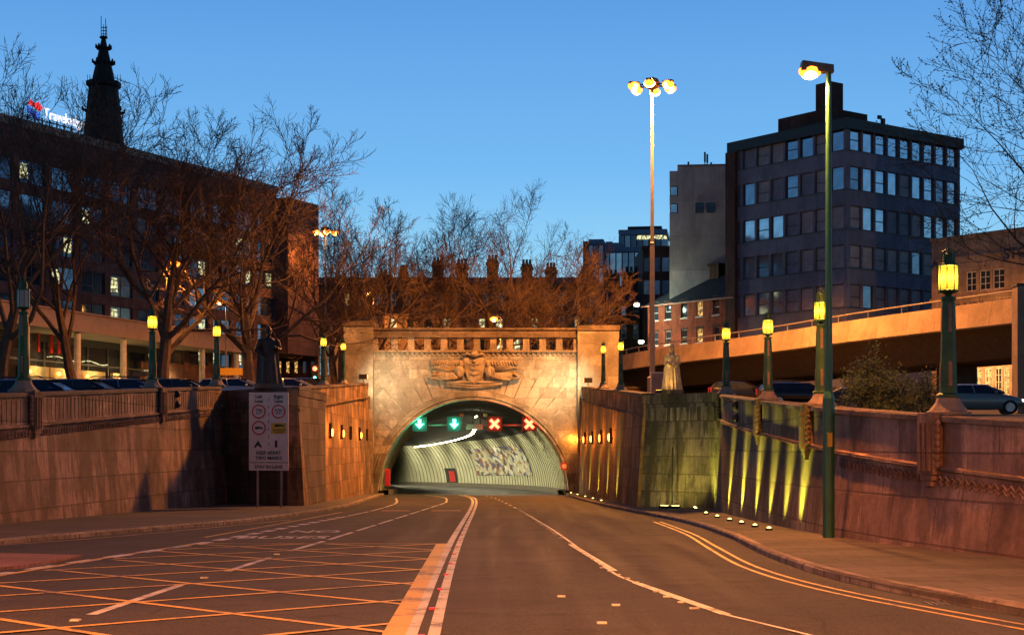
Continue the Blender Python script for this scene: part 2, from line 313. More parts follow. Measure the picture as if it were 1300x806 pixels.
# ---------------------------------------------------------------- mesh builder
class MB:
    def __init__(s, mat4=None):
        s.v = []; s.f = []; s.mi = []; s.m = 0; s.T = mat4
    def add(s, vs, fs):
        o = len(s.v)
        if s.T is not None: vs = [tuple(s.T @ Vector(v)) for v in vs]
        s.v.extend(vs)
        for f in fs:
            s.f.append([o+i for i in f]); s.mi.append(s.m)
        return s
    def box(s, x0, x1, y0, y1, z0, z1):
        x0, x1 = min(x0, x1), max(x0, x1); y0, y1 = min(y0, y1), max(y0, y1); z0, z1 = min(z0, z1), max(z0, z1)
        return s.add([(x0,y0,z0),(x1,y0,z0),(x1,y1,z0),(x0,y1,z0),(x0,y0,z1),(x1,y0,z1),(x1,y1,z1),(x0,y1,z1)],
              [(3,2,1,0),(4,5,6,7),(0,1,5,4),(1,2,6,5),(2,3,7,6),(3,0,4,7)])
    def hexa(s, p):  # 8 points as box order
        return s.add(p, [(3,2,1,0),(4,5,6,7),(0,1,5,4),(1,2,6,5),(2,3,7,6),(3,0,4,7)])
    def quad(s, a, b, c, d): return s.add([a, b, c, d], [(0,1,2,3)])
    def prism(s, poly, z0, z1, top=None):
        n = len(poly); top = top or poly
        zz0 = z0 if hasattr(z0, '__len__') else [z0]*n; zz1 = z1 if hasattr(z1, '__len__') else [z1]*n
        vs = [(p[0], p[1], z) for p, z in zip(poly, zz0)]+[(p[0], p[1], z) for p, z in zip(top, zz1)]
        fs = [tuple(range(n))[::-1], tuple(range(n, 2*n))]+[(i, (i+1) % n, n+(i+1) % n, n+i) for i in range(n)]
        return s.add(vs, fs)
    def lathe(s, prof, n=12, c=(0,0,0), rot=0.0, sx=1, sy=1, cap=True):
        vs = []; fs = []
        for r, z in prof:
            for i in range(n):
                a = rot+2*PI*i/n; vs.append((c[0]+r*math.cos(a)*sx, c[1]+r*math.sin(a)*sy, c[2]+z))
        for k in range(len(prof)-1):
            for i in range(n):
                j = (i+1) % n; fs.append((k*n+i, k*n+j, (k+1)*n+j, (k+1)*n+i))
        if cap:
            fs.append(tuple(range(n))[::-1]); o = (len(prof)-1)*n; fs.append(tuple(range(o, o+n)))
        return s.add(vs, fs)
    def tube(s, pts, rad, n=6, cap=True):
        pts = [Vector(p) for p in pts]
        if not hasattr(rad, '__len__'): rad = [rad]*len(pts)
        vs = []; fs = []
        up = Vector((0, 0, 1)); 
        d0 = (pts[1]-pts[0]).normalized()
        a = up.cross(d0) if abs(d0.z) < 0.95 else Vector((1, 0, 0)).cross(d0)
        a.normalize()
        for k, p in enumerate(pts):
            d = (pts[min(k+1, len(pts)-1)]-pts[max(k-1, 0)]).normalized()
            a = (a-d*a.dot(d)); 
            if a.length < 1e-5: a = Vector((1, 0, 0))-d*d.x
            a.normalize(); b = d.cross(a)
            for i in range(n):
                t = 2*PI*i/n; q = p+(a*math.cos(t)+b*math.sin(t))*rad[k]; vs.append((q.x, q.y, q.z))
        for k in range(len(pts)-1):
            for i in range(n):
                j = (i+1) % n; fs.append((k*n+i, k*n+j, (k+1)*n+j, (k+1)*n+i))
        if cap:
            fs.append(tuple(range(n))[::-1]); o = (len(pts)-1)*n; fs.append(tuple(range(o, o+n)))
        return s.add(vs, fs)
    def ball(s, c, r, n=10, m=7):
        rx, ry, rz = r if hasattr(r, '__len__') else (r, r, r)
        vs = [(c[0], c[1], c[2]-rz)]
        for k in range(1, m):
            t = PI*k/m-PI/2
            for i in range(n):
                a = 2*PI*i/n; vs.append((c[0]+rx*math.cos(t)*math.cos(a), c[1]+ry*math.cos(t)*math.sin(a), c[2]+rz*math.sin(t)))
        vs.append((c[0], c[1], c[2]+rz)); fs = []
        for i in range(n):
            j = (i+1) % n; fs.append((0, 1+j, 1+i)); o = 1+(m-2)*n; fs.append((o+i, o+j, len(vs)-1))
        for k in range(m-2):
            for i in range(n):
                j = (i+1) % n; o = 1+k*n; fs.append((o+i, o+j, o+n+j, o+n+i))
        return s.add(vs, fs)
    def grid(s, rows):
        n = len(rows[0]); vs = [p for r in rows for p in r]; fs = []
        for k in range(len(rows)-1):
            for i in range(n-1): fs.append((k*n+i, k*n+i+1, (k+1)*n+i+1, (k+1)*n+i))
        return s.add(vs, fs)

def mesh_of(name, mb, mats, smooth_=False, off=None):
    me = bpy.data.meshes.new(name)
    vs = mb.v if off is None else [(v[0]-off[0], v[1]-off[1], v[2]-off[2]) for v in mb.v]
    me.from_pydata(vs, [], mb.f); me.update()
    for m in (mats if isinstance(mats, (list, tuple)) else [mats]): me.materials.append(m)
    if any(mb.mi): me.polygons.foreach_set('material_index', mb.mi)
    uv = me.uv_layers.new(name='UVMap')
    dat = [0.0]*(2*len(me.loops)); cos = mb.v
    for p in me.polygons:
        n = p.normal
        if abs(n.z) > 0.72:
            for li in p.loop_indices:
                c = cos[me.loops[li].vertex_index]; dat[2*li] = c[0]; dat[2*li+1] = c[1]
        else:
            l = math.hypot(n.x, n.y) or 1; tx, ty = -n.y/l, n.x/l
            for li in p.loop_indices:
                c = cos[me.loops[li].vertex_index]; dat[2*li] = c[0]*tx+c[1]*ty; dat[2*li+1] = c[2]
    uv.data.foreach_set('uv', dat)
    if smooth_: me.polygons.foreach_set('use_smooth', [True]*len(me.polygons))
    me.update()
    return me
def obj(name, mb, mat, parent=None, world=False, smooth_=False, loc=None, rz=None, label=None):
    off = parent.location if (world and parent) else None
    me = mb if isinstance(mb, bpy.types.Mesh) else mesh_of(name, mb, mat, smooth_, off)
    o = bpy.data.objects.new(name, me); COL.objects.link(o)
    if parent: o.parent = parent
    if loc is not None: o.location = loc
    if rz is not None: o.rotation_euler = (0, 0, rz)
    if label: o['label'] = label
    return o
def tag(o, label, cat, group=None):
    o['label'] = label; o['category'] = cat
    if group: o['group'] = group
    return o
def thing(name, label, cat, loc=(0,0,0), rz=0, group=None):
    o = bpy.data.objects.new(name, None); COL.objects.link(o); o.empty_display_size = 0.3
    o.location = loc; o.rotation_euler = (0, 0, rz)
    return tag(o, label, cat, group)
def struct(name, mb, mat, smooth_=False, kind='structure'):
    o = obj(name, mb, mat, smooth_=smooth_); o['kind'] = kind; return o
def dup(root, loc, rz=None, label=None, group=None, scale=None):
    r = root.copy(); COL.objects.link(r); r.location = loc
    if rz is not None: r.rotation_euler = (0, 0, rz)
    if label: r['label'] = label
    if group: r['group'] = group
    if scale: r.scale = (scale,)*3 if not hasattr(scale, '__len__') else scale
    def rec(src, dst):
        for ch in [c for c in COL.objects if c.parent == src]:
            c = ch.copy(); COL.objects.link(c); c.parent = dst; rec(ch, c)
    rec(root, r)
    return r
def light(name, kind, loc, power, col, parent=None, size=0.2, target=None, spot=None, blend=0.5):
    l = bpy.data.lights.new(name, kind); l.energy = power; l.color = col
    if kind in ('POINT', 'SPOT'): l.shadow_soft_size = size
    if spot: l.spot_size = R(spot); l.spot_blend = blend
    o = bpy.data.objects.new(name, l); COL.objects.link(o); o.location = loc
    if target is not None:
        d = Vector(target)-Vector(loc); o.rotation_euler = d.to_track_quat('-Z', 'Y').to_euler()
    if parent:
        o.parent = parent
        o.matrix_parent_inverse = (Matrix.Translation(parent.location) @ parent.rotation_euler.to_matrix().to_4x4()).inverted()
    return o
def text_mb(txt, size, T, extrude=0.02, align='CENTER', mb=None, sx=1.0, off_=0.012):
    cu = bpy.data.curves.new('txt', 'FONT'); cu.body = txt; cu.size = size; cu.extrude = extrude; cu.align_x = align; cu.align_y = 'CENTER'
    cu.resolution_u = 3; cu.offset = size*off_
    o = bpy.data.objects.new('txt', cu); COL.objects.link(o)
    dg = bpy.context.evaluated_depsgraph_get(); me = bpy.data.meshes.new_from_object(o.evaluated_get(dg))
    mb = mb or MB(); 
    mb.add([tuple(T @ Vector((v.co.x*sx, v.co.y, v.co.z))) for v in me.vertices], [tuple(p.vertices) for p in me.polygons])
    bpy.data.objects.remove(o); bpy.data.meshes.remove(me); bpy.data.curves.remove(cu)
    return mb
STAND = Matrix.Rotation(PI/2, 4, 'X')     # text stands up, reads from -Y
def standT(x, y, z): return Matrix.Translation((x, y, z)) @ STAND

# ---------------------------------------------------------------- plan of the walls (foot line on the road side)
WL = [(-15.4, 4), (-15.0, 14), (-14.6, 25), (-14.0, 43), (-13.5, 60), (-13.15, 73)]
PLA, PLB = (-13.15, 73), (-8.94, 68)
FL = [(-8.94, 68), (-9.75, 109.7)]
WRn = [(11.6, 4), (10.6, 14), (8.9, 22.5), (8.1, 26.5), (7.35, 31.5), (7.08, 35.5)]
WRf = [(7.08, 35.5), (7.02, 40), (7.1, 47), (7.4, 56), (7.9, 62)]
PRA, PRB = (7.9, 62), (5.2, 66)
FR = [(5.2, 66), (4.6, 109.7)]

def resample(pts, step):
    out = []; 
    for k in range(len(pts)-1):
        p0 = pts[max(k-1, 0)]; p1 = pts[k]; p2 = pts[k+1]; p3 = pts[min(k+2, len(pts)-1)]
        n = max(1, int(math.hypot(p2[0]-p1[0], p2[1]-p1[1])/step))
        for i in range(n):
            t = i/n; 
            def cr(a, b, c, d): return 0.5*(2*b+(c-a)*t+(2*a-5*b+4*c-d)*t*t+(3*b-a-3*c+d)*t*t*t)
            if len(pts) == 2: out.append((p1[0]+(p2[0]-p1[0])*t, p1[1]+(p2[1]-p1[1])*t))
            else: out.append((cr(p0[0], p1[0], p2[0], p3[0]), cr(p0[1], p1[1], p2[1], p3[1])))
    out.append(pts[-1]); return out
def normals(pts, side):
    ns = []
    for k in range(len(pts)):
        a = pts[max(k-1, 0)]; b = pts[min(k+1, len(pts)-1)]
        dx, dy = b[0]-a[0], b[1]-a[1]; l = math.hypot(dx, dy)
        ns.append((side*dy/l, -side*dx/l))
    return ns
BAT = 0.30
def at_dist(pts, ns, s):
    acc = 0
    for k in range(len(pts)-1):
        l = math.hypot(pts[k+1][0]-pts[k][0], pts[k+1][1]-pts[k][1])
        if acc+l >= s or k == len(pts)-2:
            t = min(1, (s-acc)/l); p = (pts[k][0]+(pts[k+1][0]-pts[k][0])*t, pts[k][1]+(pts[k+1][1]-pts[k][1])*t)
            d = ((pts[k+1][0]-pts[k][0])/l, (pts[k+1][1]-pts[k][1])/l)
            return p, ns[k], d
        acc += l
def plen(pts): return sum(math.hypot(pts[k+1][0]-pts[k][0], pts[k+1][1]-pts[k][1]) for k in range(len(pts)-1))

def retaining_wall(label, pts, side, top, mat, ribs=True, zig=True, rib_to=1e9, group=None):
    P_ = resample(pts, 1.5); N_ = normals(P_, side)
    t = thing('retaining_wall', label, 'wall', (P_[0][0], P_[0][1], G(P_[0][1])), 0, group)
    def off(p, n, o, z): return (p[0]+n[0]*(o-BAT), p[1]+n[1]*(o-BAT), z)
    body = MB(); rows = []
    for p, n in zip(P_, N_):
        zt = top(p[1]); zb = G(p[1])-0.3; zs = min(zt-1.0, zt-0.2)
        zs = max(zs, zb+0.35)
        prof = [(BAT, zb), (0.03, zs), (0.0, zs+0.005), (0.0, zt-0.12), (-0.45, zt-0.12), (-0.45, zb)]
        rows.append([off(p, n, o, z) for o, z in prof])
    body.grid(rows)
    for r in (rows[0], rows[-1]): body.add(r, [tuple(range(len(r)))])
    obj('masonry', body, mat, t, True)
    cop = MB(); rows = []
    for p, n in zip(P_, N_):
        zt = top(p[1])
        rows.append([off(p, n, o, z) for o, z in [(0.07, zt-0.12), (0.07, zt-0.03), (0.03, zt), (-0.5, zt), (-0.5, zt-0.12), (0.07, zt-0.12)]])
    cop.grid(rows)
    for r in (rows[0], rows[-1]): cop.add(r[:5], [tuple(range(5))])
    obj('coping', cop, M['coping'], t, True)
    # string course: a roll and below it a zigzag
    sc_ = MB(); rows = []
    for p, n in zip(P_, N_):
        zs = top(p[1])-1.0
        rows.append([off(p, n, o, z) for o, z in [(0.0, zs-0.05), (0.08, zs-0.03), (0.08, zs+0.04), (0.0, zs+0.07)]])
    sc_.grid(rows)
    L_ = plen(P_)
    if zig:
        s = 0.2; pts_ = []; k = 0
        while s < L_-0.2 and k < 900:
            p, n, d = at_dist(P_, N_, s); zs = top(p[1])-1.0
            pts_.append(off(p, n, 0.06+0.02, zs-0.12-(0.09 if k % 2 else 0.0))); k += 1; s += 0.14
        sc_.tube(pts_, 0.028, 4)
        sc_.tube([(a[0], a[1], a[2]-0.09) for a in pts_], 0.022, 4)
    obj('string_course', sc_, mat, t, True)
    if ribs:
        rb = MB(); s = 0.3; 
        while s < min(L_-0.2, rib_to):
            p, n, d = at_dist(P_, N_, s); zt = top(p[1])
            a = off(p, n, 0.0, 0); 
            hw = 0.035; o1 = 0.016
            q = [(a[0]-d[0]*hw, a[1]-d[1]*hw), (a[0]+d[0]*hw, a[1]+d[1]*hw), (a[0]+d[0]*hw+n[0]*o1, a[1]+d[1]*hw+n[1]*o1), (a[0]-d[0]*hw+n[0]*o1, a[1]-d[1]*hw+n[1]*o1)]
            rb.prism(q, zt-0.86, zt-0.2); s += 0.39
        obj('fluting', rb, mat, t, True)
    return t, P_, N_
def pilaster(t, P_, N_, s, top, mat, w=0.55, o=0.14):
    p, n, d = at_dist(P_, N_, s); zt = top(p[1])
    mb = MB()
    a = (p[0]-n[0]*BAT, p[1]-n[1]*BAT)
    def q(u, v): return (a[0]+d[0]*u+n[0]*v, a[1]+d[1]*u+n[1]*v)
    h = w/2
    mb.prism([q(-h, -0.5), q(h, -0.5), q(h, o), q(-h, o)], zt-1.0, zt+0.03)
    for u in (-h*0.6, 0, h*0.6): mb.prism([q(u-0.05, o), q(u+0.05, o), q(u+0.05, o+0.04), q(u-0.05, o+0.04)], zt-1.05, zt-0.15)
    # pointed foot
    for k in range(3):
        hh = h*(1-0.28*k); mb.prism([q(-hh, 0), q(hh, 0), q(hh, o-0.02*k), q(-hh, o-0.02*k)], zt-1.0-0.11*(k+1), zt-1.0-0.11*k)
    for k in range(7): # twisted rope edge
        c = q(h+0.04, o*0.6); mb.ball((c[0], c[1], zt-0.15-0.13*k), (0.07, 0.07, 0.075), 6, 5)
        c = q(-h-0.04, o*0.6); mb.ball((c[0], c[1], zt-0.15-0.13*k), (0.07, 0.07, 0.075), 6, 5)
    obj('pilaster', mb, mat, t, True)
def find_px(P_, N_, px):
    """distance along the wall top at which it meets a photo column"""
    L_ = plen(P_); best = None
    s = 0.0
    while s < L_:
        p, n, d = at_dist(P_, N_, s); x = p[0]-n[0]*(BAT+0.22); y = p[1]-n[1]*(BAT+0.22)
        e = abs(650+F*x/y-px)
        if best is None or e < best[0]: best = (e, s, (x, y))
        s += 0.1
    return best[1], best[2]

wl, WLp, WLn = retaining_wall('long soot stained stone retaining wall on the left of the road, with fluted parapet', WL, 1, TOPL, M['wall_left'])
fl, FLp, FLn = retaining_wall('orange lit flanking wall left of the tunnel mouth, with narrow lamp slots', FL, 1, TOPL, M['flank'], ribs=False, zig=False)
wrn, WRnp, WRnn = retaining_wall('reddish stone retaining wall on the right foreground behind the tall green lamp post', WRn, -1, TOPR, M['wall_right'], rib_to=17.5)
wrf, WRfp, WRfn = retaining_wall('mossy stone wall on the right striped by yellow green uplights', WRf, -1, TOPR, M['wall_right_far'], ribs=False, zig=False)
fr, FRp, FRn = retaining_wall('orange stained flanking wall right of the tunnel mouth, with glowing lamp slots', FR, -1, TOPR, M['flank'], ribs=False, zig=False)

# statue piers
def pier(label, A, B, C, Dd, n, top, mat):
    t = thing('statue_pier', label, 'pier', ((A[0]+B[0])/2, (A[1]+B[1])/2, G(A[1])))
    mb = MB(); poly = [A, B, C, Dd]
    sg = -1 if A[0] < 0 else 1
    up = [(A[0]+sg*0.33, A[1]+0.2), (B[0]+sg*0.3, B[1]+0.2), C, Dd]
    mb.prism(poly, -3.5, top-0.45, up)
    obj('masonry', mb, mat, t, True)
    mb = MB(); cx = sum(p[0] for p in up)/4; cy = sum(p[1] for p in up)/4
    def ex(k): return [(cx+(p[0]-cx)*k, cy+(p[1]-cy)*k) for p in up]
    mb.prism(ex(1.015), top-0.45, top-0.05)
    obj('coping', mb, mat, t, True)
    mb = MB()
    d = Vector((B[0]-A[0], B[1]-A[1])); L_ = d.length; d.normalize()
    for k in range(int(L_/0.42)):
        u = 0.3+k*0.42
        a = (up[0][0]+d.x*u+n[0]*0.02, up[0][1]+d.y*u+n[1]*0.02)
        mb.prism([(a[0], a[1]), (a[0]+d.x*0.2, a[1]+d.y*0.2), (a[0]+d.x*0.2+n[0]*0.04, a[1]+d.y*0.2+n[1]*0.04), (a[0]+n[0]*0.04, a[1]+n[1]*0.04)], top-1.15, top-0.6)
    obj('frieze', mb, mat, t, True)
    return t
nl = Vector((-5, -4.21)).normalized(); nr = Vector((-4, -2.7)).normalized()
PLTOP = Z(491, 70); PRTOP = Z(498, 64)
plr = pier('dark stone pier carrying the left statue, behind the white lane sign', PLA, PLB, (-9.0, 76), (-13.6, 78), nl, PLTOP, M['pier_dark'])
prr = pier('pale stone pier carrying the right statue, greenish from uplights', PRA, PRB, (5.7, 72), (9.2, 69), nr, PRTOP, M['pier'])
mb = MB(); mb.tube([(6.45, 63.55, G(64)-0.1), (6.5, 63.75, Z(568, 64))], 0.035, 6); obj('drain_pipe', mb, M['dark_metal'], prr, True)

# ---------------------------------------------------------------- ground
ys = [-60, -30, -10, 0, 4]+[4+k*3.0 for k in range(1, 34)]+[106, 108, 110]
def xl(Y):
    pts = WL+[PLB, FL[1]]
    if Y < 4: return -15.4
    for a, b in zip(pts, pts[1:]):
        if min(a[1], b[1]) <= Y <= max(a[1], b[1]) and a[1] < b[1]: return a[0]+(b[0]-a[0])*(Y-a[1])/(b[1]-a[1])
    if 68 <= Y <= 73: return -13.15
    return -9.75 if Y > 68 else -13.15
def xr(Y):
    if Y < 4: return 11.6
    pts = WRn+WRf[1:]+FR
    for a, b in zip(pts, pts[1:]):
        if a[1] <= Y <= b[1]: return a[0]+(b[0]-a[0])*(Y-a[1])/(b[1]-a[1])
    return 4.6
mb = MB(); rows = []
for Y in ys:
    a = xl(Y)-0.25; b = xr(Y)+0.25
    if Y < 0: a, b = -15.6, 11.9
    rows.append([(a+(b-a)*k/6, Y, G(Y)) for k in range(7)])
mb.grid(rows)
# tunnel road
TR = 250.0
def tun(s, o, z=0.0):
    ph = s/TR; cx = -2.7-TR*(1-math.cos(ph)); cy = 110+TR*math.sin(ph)
    return (cx+math.cos(ph)*o, cy+math.sin(ph)*o, G(110+s*0.98)+z)
rows = [[(xl(110)-0.25+(xr(110)+0.5-xl(110))*k/6, 110, G(110)) for k in range(7)]]
for k in range(1, 36): rows.append([tun(k*4.0, -6.9+13.8*i/6) for i in range(7)])
mb.grid(rows)
struct('road', mb, M['asphalt'])
# upper ground
mb = MB(); yy = [-1500, -300, -60, -10, 4]+[4+3*k for k in range(1, 34)]+[106, 108, 110, 111]
for side in (-1, 1):
    rows = []
    for Y in yy:
        xw = (xl(Y)-0.12 if side < 0 else xr(Y)+0.12) if Y > 4 else (-15.5 if side < 0 else 11.7)
        if Y > 66 and Y < 79 and side < 0: xw = -13.5
        if Y > 60 and Y < 73 and side > 0: xw = 8.2
        z = D(Y) if Y < 111 else 5.45
        zz = z+(0.24*(1-smooth(100, 110, Y)) if side < 0 and Y > 4 else 0)
        xs = [xw, xw+side*1, xw+side*10, xw+side*40, side*150, side*1500]
        rows.append([(x, Y, zz) for x in (xs if side > 0 else xs[::-1])])
    mb.grid(rows)
mb.grid([[(x, Y, 5.45) for x in (-1500, -150, -20, 0, 20, 150, 1500)] for Y in (111, 150, 300, 1500)])
struct('ground', mb, M['ground'])

# pavements and kerbs
KR = [(9.0, 4), (6.6, 12), (5.6, 16.9), (4.75, 22.5), (4.72, 28.8), (5.2, 38), (5.35, 48), (4.95, 58), (4.3, 72), (3.9, 90), (3.75, 109.6)]
KL = [(-12.6, 4), (-12.2, 20), (-11.2, 33), (-9.6, 42), (-8.2, 50), (-7.6, 60), (-7.5, 72), (-8.3, 92), (-8.9, 109.6)]
def strip(name, K, xw, side, mat):
    Kp = resample(K, 1.5); mb = MB(); rows = []; h = 0.12
    for p in Kp:
        x2 = xw(p[1])+(0.1 if side > 0 else -0.1)
        rows.append([(p[0]+side*0.15, p[1], G(p[1])+h), ((p[0]+x2)/2, p[1], G(p[1])+h+0.02), (x2, p[1], G(p[1])+h+0.03)][::(1 if side > 0 else -1)])
    mb.grid(rows); struct(name, mb, mat)
    kb = MB(); ns = normals(Kp, -side); rows = []
    for p, n in zip(Kp, ns):
        z = G(p[1]); pr = [(0, z-0.1), (0.0, z+h-0.03), (-0.03, z+h+0.004), (-0.17, z+h+0.006), (-0.17, z)]
        rows.append([(p[0]+n[0]*o, p[1]+n[1]*o, zz) for o, zz in pr])
    kb.grid(rows)
    return Kp, kb
Kp, kb = strip('pavement', KR, xr, 1, M['paving'])
struct('kerb', kb, M['kerb'])
Kp2, kb2 = strip('pavement', KL, xl, -1, M['paving'])
struct('kerb', kb2, M['kerb'])
# paved island at lower left
mb = MB(); isl = [(-12.2, 21.0), (-8.2, 24.9), (-7.95, 26.2), (-7.9, 28.9), (-9.6, 29.6), (-12.4, 29.5)]
mb.prism(isl, [G(p[1])-0.05 for p in isl], [G(p[1])+0.055 for p in isl])
struct('paved_island', mb, M['block_paving'])

# ---------------------------------------------------------------- road markings
def line(mb, pts, w, z=0.006, dash=None):
    P_ = resample(pts, 0.8) if len(pts) > 2 else resample(pts, 1.0)
    N_ = normals(P_, 1)
    if dash is None:
        mb.grid([[(p[0]+n[0]*w/2, p[1]+n[1]*w/2, G(p[1])+z), (p[0]-n[0]*w/2, p[1]-n[1]*w/2, G(p[1])+z)][::-1] for p, n in zip(P_, N_)])
    else:
        L_ = plen(P_); s = dash[2] if len(dash) > 2 else 0
        while s < L_:
            e = min(s+dash[0], L_); k = max(2, int((e-s)/0.8)+1); rows = []
            for i in range(k):
                p, n, d = at_dist(P_, N_, s+(e-s)*i/(k-1))
                rows.append([(p[0]-n[0]*w/2, p[1]-n[1]*w/2, G(p[1])+z), (p[0]+n[0]*w/2, p[1]+n[1]*w/2, G(p[1])+z)])
            mb.grid(rows); s += dash[0]+dash[1]
def marking(name, mb, mat): return struct(name, mb, mat)
mb = MB()
line(mb, [(-0.60, 2), (-0.98, 15.1), (-1.36, 34.6), (-1.80, 69), (-2.2, 88), (-2.75, 100), (-3.6, 108)], 0.14)
line(mb, [(-0.36, 2), (-0.75, 15.1), (-1.16, 34.6), (-1.62, 69), (-2.0, 88), (-2.5, 100), (-3.3, 108)], 0.12)
marking('double_white_line', mb, M['paint_white'])
mb = MB()
for k in range(1, 24):
    Y = 3*k; x = -0.865-0.0156*(Y-15)
    mb.prism([(x-0.035, Y-0.05), (x+0.035, Y-0.05), (x+0.035, Y+0.05), (x-0.035, Y+0.05)], G(Y)+0.004, G(Y)+0.022)
marking('cats_eye_row', mb, M['sign_red'])
mb = MB()
line(mb, [(3.9, 8), (2.85, 15.2), (2.3, 17.5), (1.72, 22.6), (1.52, 26.4), (1.09, 43.7), (0.17, 69)], 0.055, dash=(4, 0.0))
line(mb, [(2.35, 17.3), (1.76, 22.2)], 0.13, z=0.009); line(mb, [(1.62, 25), (1.28, 34)], 0.12, z=0.009)
line(mb, [(0.17, 69), (-0.3, 80), (-1.0, 95), (-1.9, 108)], 0.1, dash=(2, 3))
marking('lane_line', mb, M['paint_white'])
mb = MB()
for k in range(60):
    Y = 18+k*0.85; 
    x = 1.72+(22.6-Y)*0.08 if Y < 26 else 1.52-(Y-26.4)*0.0315
    r = random.Random(k); w_ = 0.03+0.03*r.random(); mb.prism([(x-w_, Y), (x+w_, Y), (x+w_, Y+0.07), (x-w_, Y+0.07)], G(Y)+0.004, G(Y)+0.02)
marking('rib_line', mb, M['paint_white'])
mb = MB()
line(mb, [(-4.75, 8.5), (-4.7, 12.6)], 0.13); line(mb, [(-4.62, 17.3), (-4.6, 21.9)], 0.13); line(mb, [(-4.5, 24.9), (-4.45, 28.9)], 0.13); line(mb, [(-4.42, 31.3), (-4.28, 35.8)], 0.13)
line(mb, [(-4.26, 36.6), (-3.5, 77), (-3.5, 84)], 0.12, dash=(4.6, 1.0)); line(mb, [(-3.5, 84), (-4.2, 98), (-6.0, 109)], 0.1)
marking('lane_line', mb, M['paint_white'])
mb = MB()
line(mb, [(-7.95, 20), (-7.85, 24.1), (-7.3, 30.2), (-6.8, 35.7), (-6.3, 47), (-5.9, 56.3)], 0.28, dash=(1.1, 0.7))
line(mb, [(-5.9, 57), (-5.7, 66), (-5.9, 80), (-7.0, 95)], 0.12, dash=(6, 0.8))
marking('give_way_line', mb, M['paint_white'])
mb = MB()
line(mb, [(-7.4, 38), (-6.95, 52), (-6.7, 62)], 0.1); line(mb, [(-11.6, 32.2), (-10.0, 37), (-8.6, 44), (-7.3, 52)], 0.09)
marking('edge_line', mb, M['paint_yellow'])
# box junction: yellow criss-cross
mb = MB(); mby = MB(); x1 = -1.22; ytop = 34.6
def boxleft(Y): return -7.95+(Y-20)*0.072 if Y > 20 else -8.2
mby.grid([[(-1.02-(Y-15)*0.021-0.23, Y, G(Y)+0.006), (-1.02-(Y-15)*0.021, Y, G(Y)+0.006)] for Y in (6, 10, 15, 20, 25, 30, 34.6)])
line(mb, [(-6.95, 34.55), (-1.45, 34.55)], 0.1)
line(mb, [(-8.3, 8), (-7.75, 24), (-6.95, 34.5)], 0.12)
for k in range(-3, 9):
    ya = 15.4+3.2*k         # crosses x1 coming down from the left
    a = (x1, ya); ln = 9.0
    pts = []
    for i in range(60):
        x = x1-i*0.13; y = ya+i*0.13*1.08
        if x > boxleft(y)+0.05 and 7 < y < ytop: pts.append((x, y))
    if len(pts) > 3: line(mb, [pts[0], pts[-1]], 0.11, z=0.0075)
    yb = 16.3+3.1*k; pts = []
    for i in range(60):
        x = x1-i*0.13; y = yb-i*0.13*1.08
        if x > boxleft(y)+0.05 and 7 < y < ytop: pts.append((x, y))
    if len(pts) > 3: line(mb, [pts[0], pts[-1]], 0.11, z=0.009)
for k in range(0, 5): # lines of the second family that start on the far edge
    xs = -1.45-1.0-k*1.3
marking('box_junction', mb, M['paint_yellow'])
marking('box_junction_edge', mby, M['paint_yellow'])
mb = MB()
line(mb, [(6.0, 13), (5.25, 16.2), (4.35, 21.0), (4.05, 26), (4.3, 33), (4.6, 40), (4.7, 50)], 0.075)
line(mb, [(5.75, 13), (5.0, 16.1), (4.1, 21.0), (3.82, 26), (4.08, 33), (4.4, 40), (4.5, 50)], 0.075)
marking('double_yellow_line', mb, M['paint_yellow'])
mb = MB(); line(mb, [(-5.35, 64.5), (-4.2, 64.5)], 0.5); line(mb, [(-3.3, 64.5), (-2.1, 64.5)], 0.5)
marking('stop_bar', mb, M['paint_red'])
for name, txt, y, x, sz in (('lettering', 'BUSES', 37.9, -5.5, 0.95), ('lettering', 'NO', 41.6, -5.2, 1.0)):
    T = Matrix.Translation((x, y, G(y)+0.006)) @ Matrix.Rotation(math.atan(-0.0158), 4, 'X') @ Matrix.Diagonal((1.0, 2.2, 1, 1))
    mb = text_mb(txt, sz, T, 0.0, sx=0.85); marking('road_lettering', mb, M['paint_white'])
# cat's eyes and small reflective studs in the near lanes
for (x, y) in ((-4.6, 16.6), (-4.55, 23.3), (-4.48, 30.0), (1.22, 18.5), (0.93, 16.3), (0.62, 19.8)):
    mb = MB(); mb.prism([(x-0.05, y-0.05), (x+0.05, y-0.05), (x+0.05, y+0.05), (x-0.05, y+0.05)], G(y)+0.003, G(y)+0.02)
    marking('road_stud', mb, M['paint_white'])
# drain grating by right kerb
mb = MB(); 
for k in range(6): mb.box(4.95+k*0.07, 4.99+k*0.07, 18.6, 19.0, G(19)+0.004, G(19)+0.012)
marking('gully_grate', mb, M['dark_metal'])

#@@PART2@@
# ---------------------------------------------------------------- tunnel portal
KP = 110/F
def px(p): return (p-650)*KP
def pz(p): return E-(p-568)*KP
CX, CZ, RR = -2.7, G(110), 6.65
xL, xR_, zT = px(474), px(733), pz(447)
portal = thing('tunnel_portal', 'tall pale stone tunnel portal with round arch, carved crest and pierced parapet', 'tunnel entrance', (CX, 110, CZ))
mb = MB()
angs = []; 
for k in range(0, 49): angs.append(PI*k/48)
cor = [math.atan2(zT-CZ, xR_-CX), math.atan2(zT-CZ, xL-CX)]
angs = sorted(angs+cor)
def hit(a):
    c, s_ = math.cos(a), math.sin(a); ts = []
    if c > 1e-6: ts.append((xR_-CX)/c)
    if c < -1e-6: ts.append((xL-CX)/c)
    if s_ > 1e-6: ts.append((zT-CZ)/s_)
    return min(ts)
inn = [(CX+RR*math.cos(a), CZ+RR*math.sin(a)) for a in angs]
out = [(CX+hit(a)*math.cos(a), CZ+hit(a)*math.sin(a)) for a in angs]
n = len(angs)
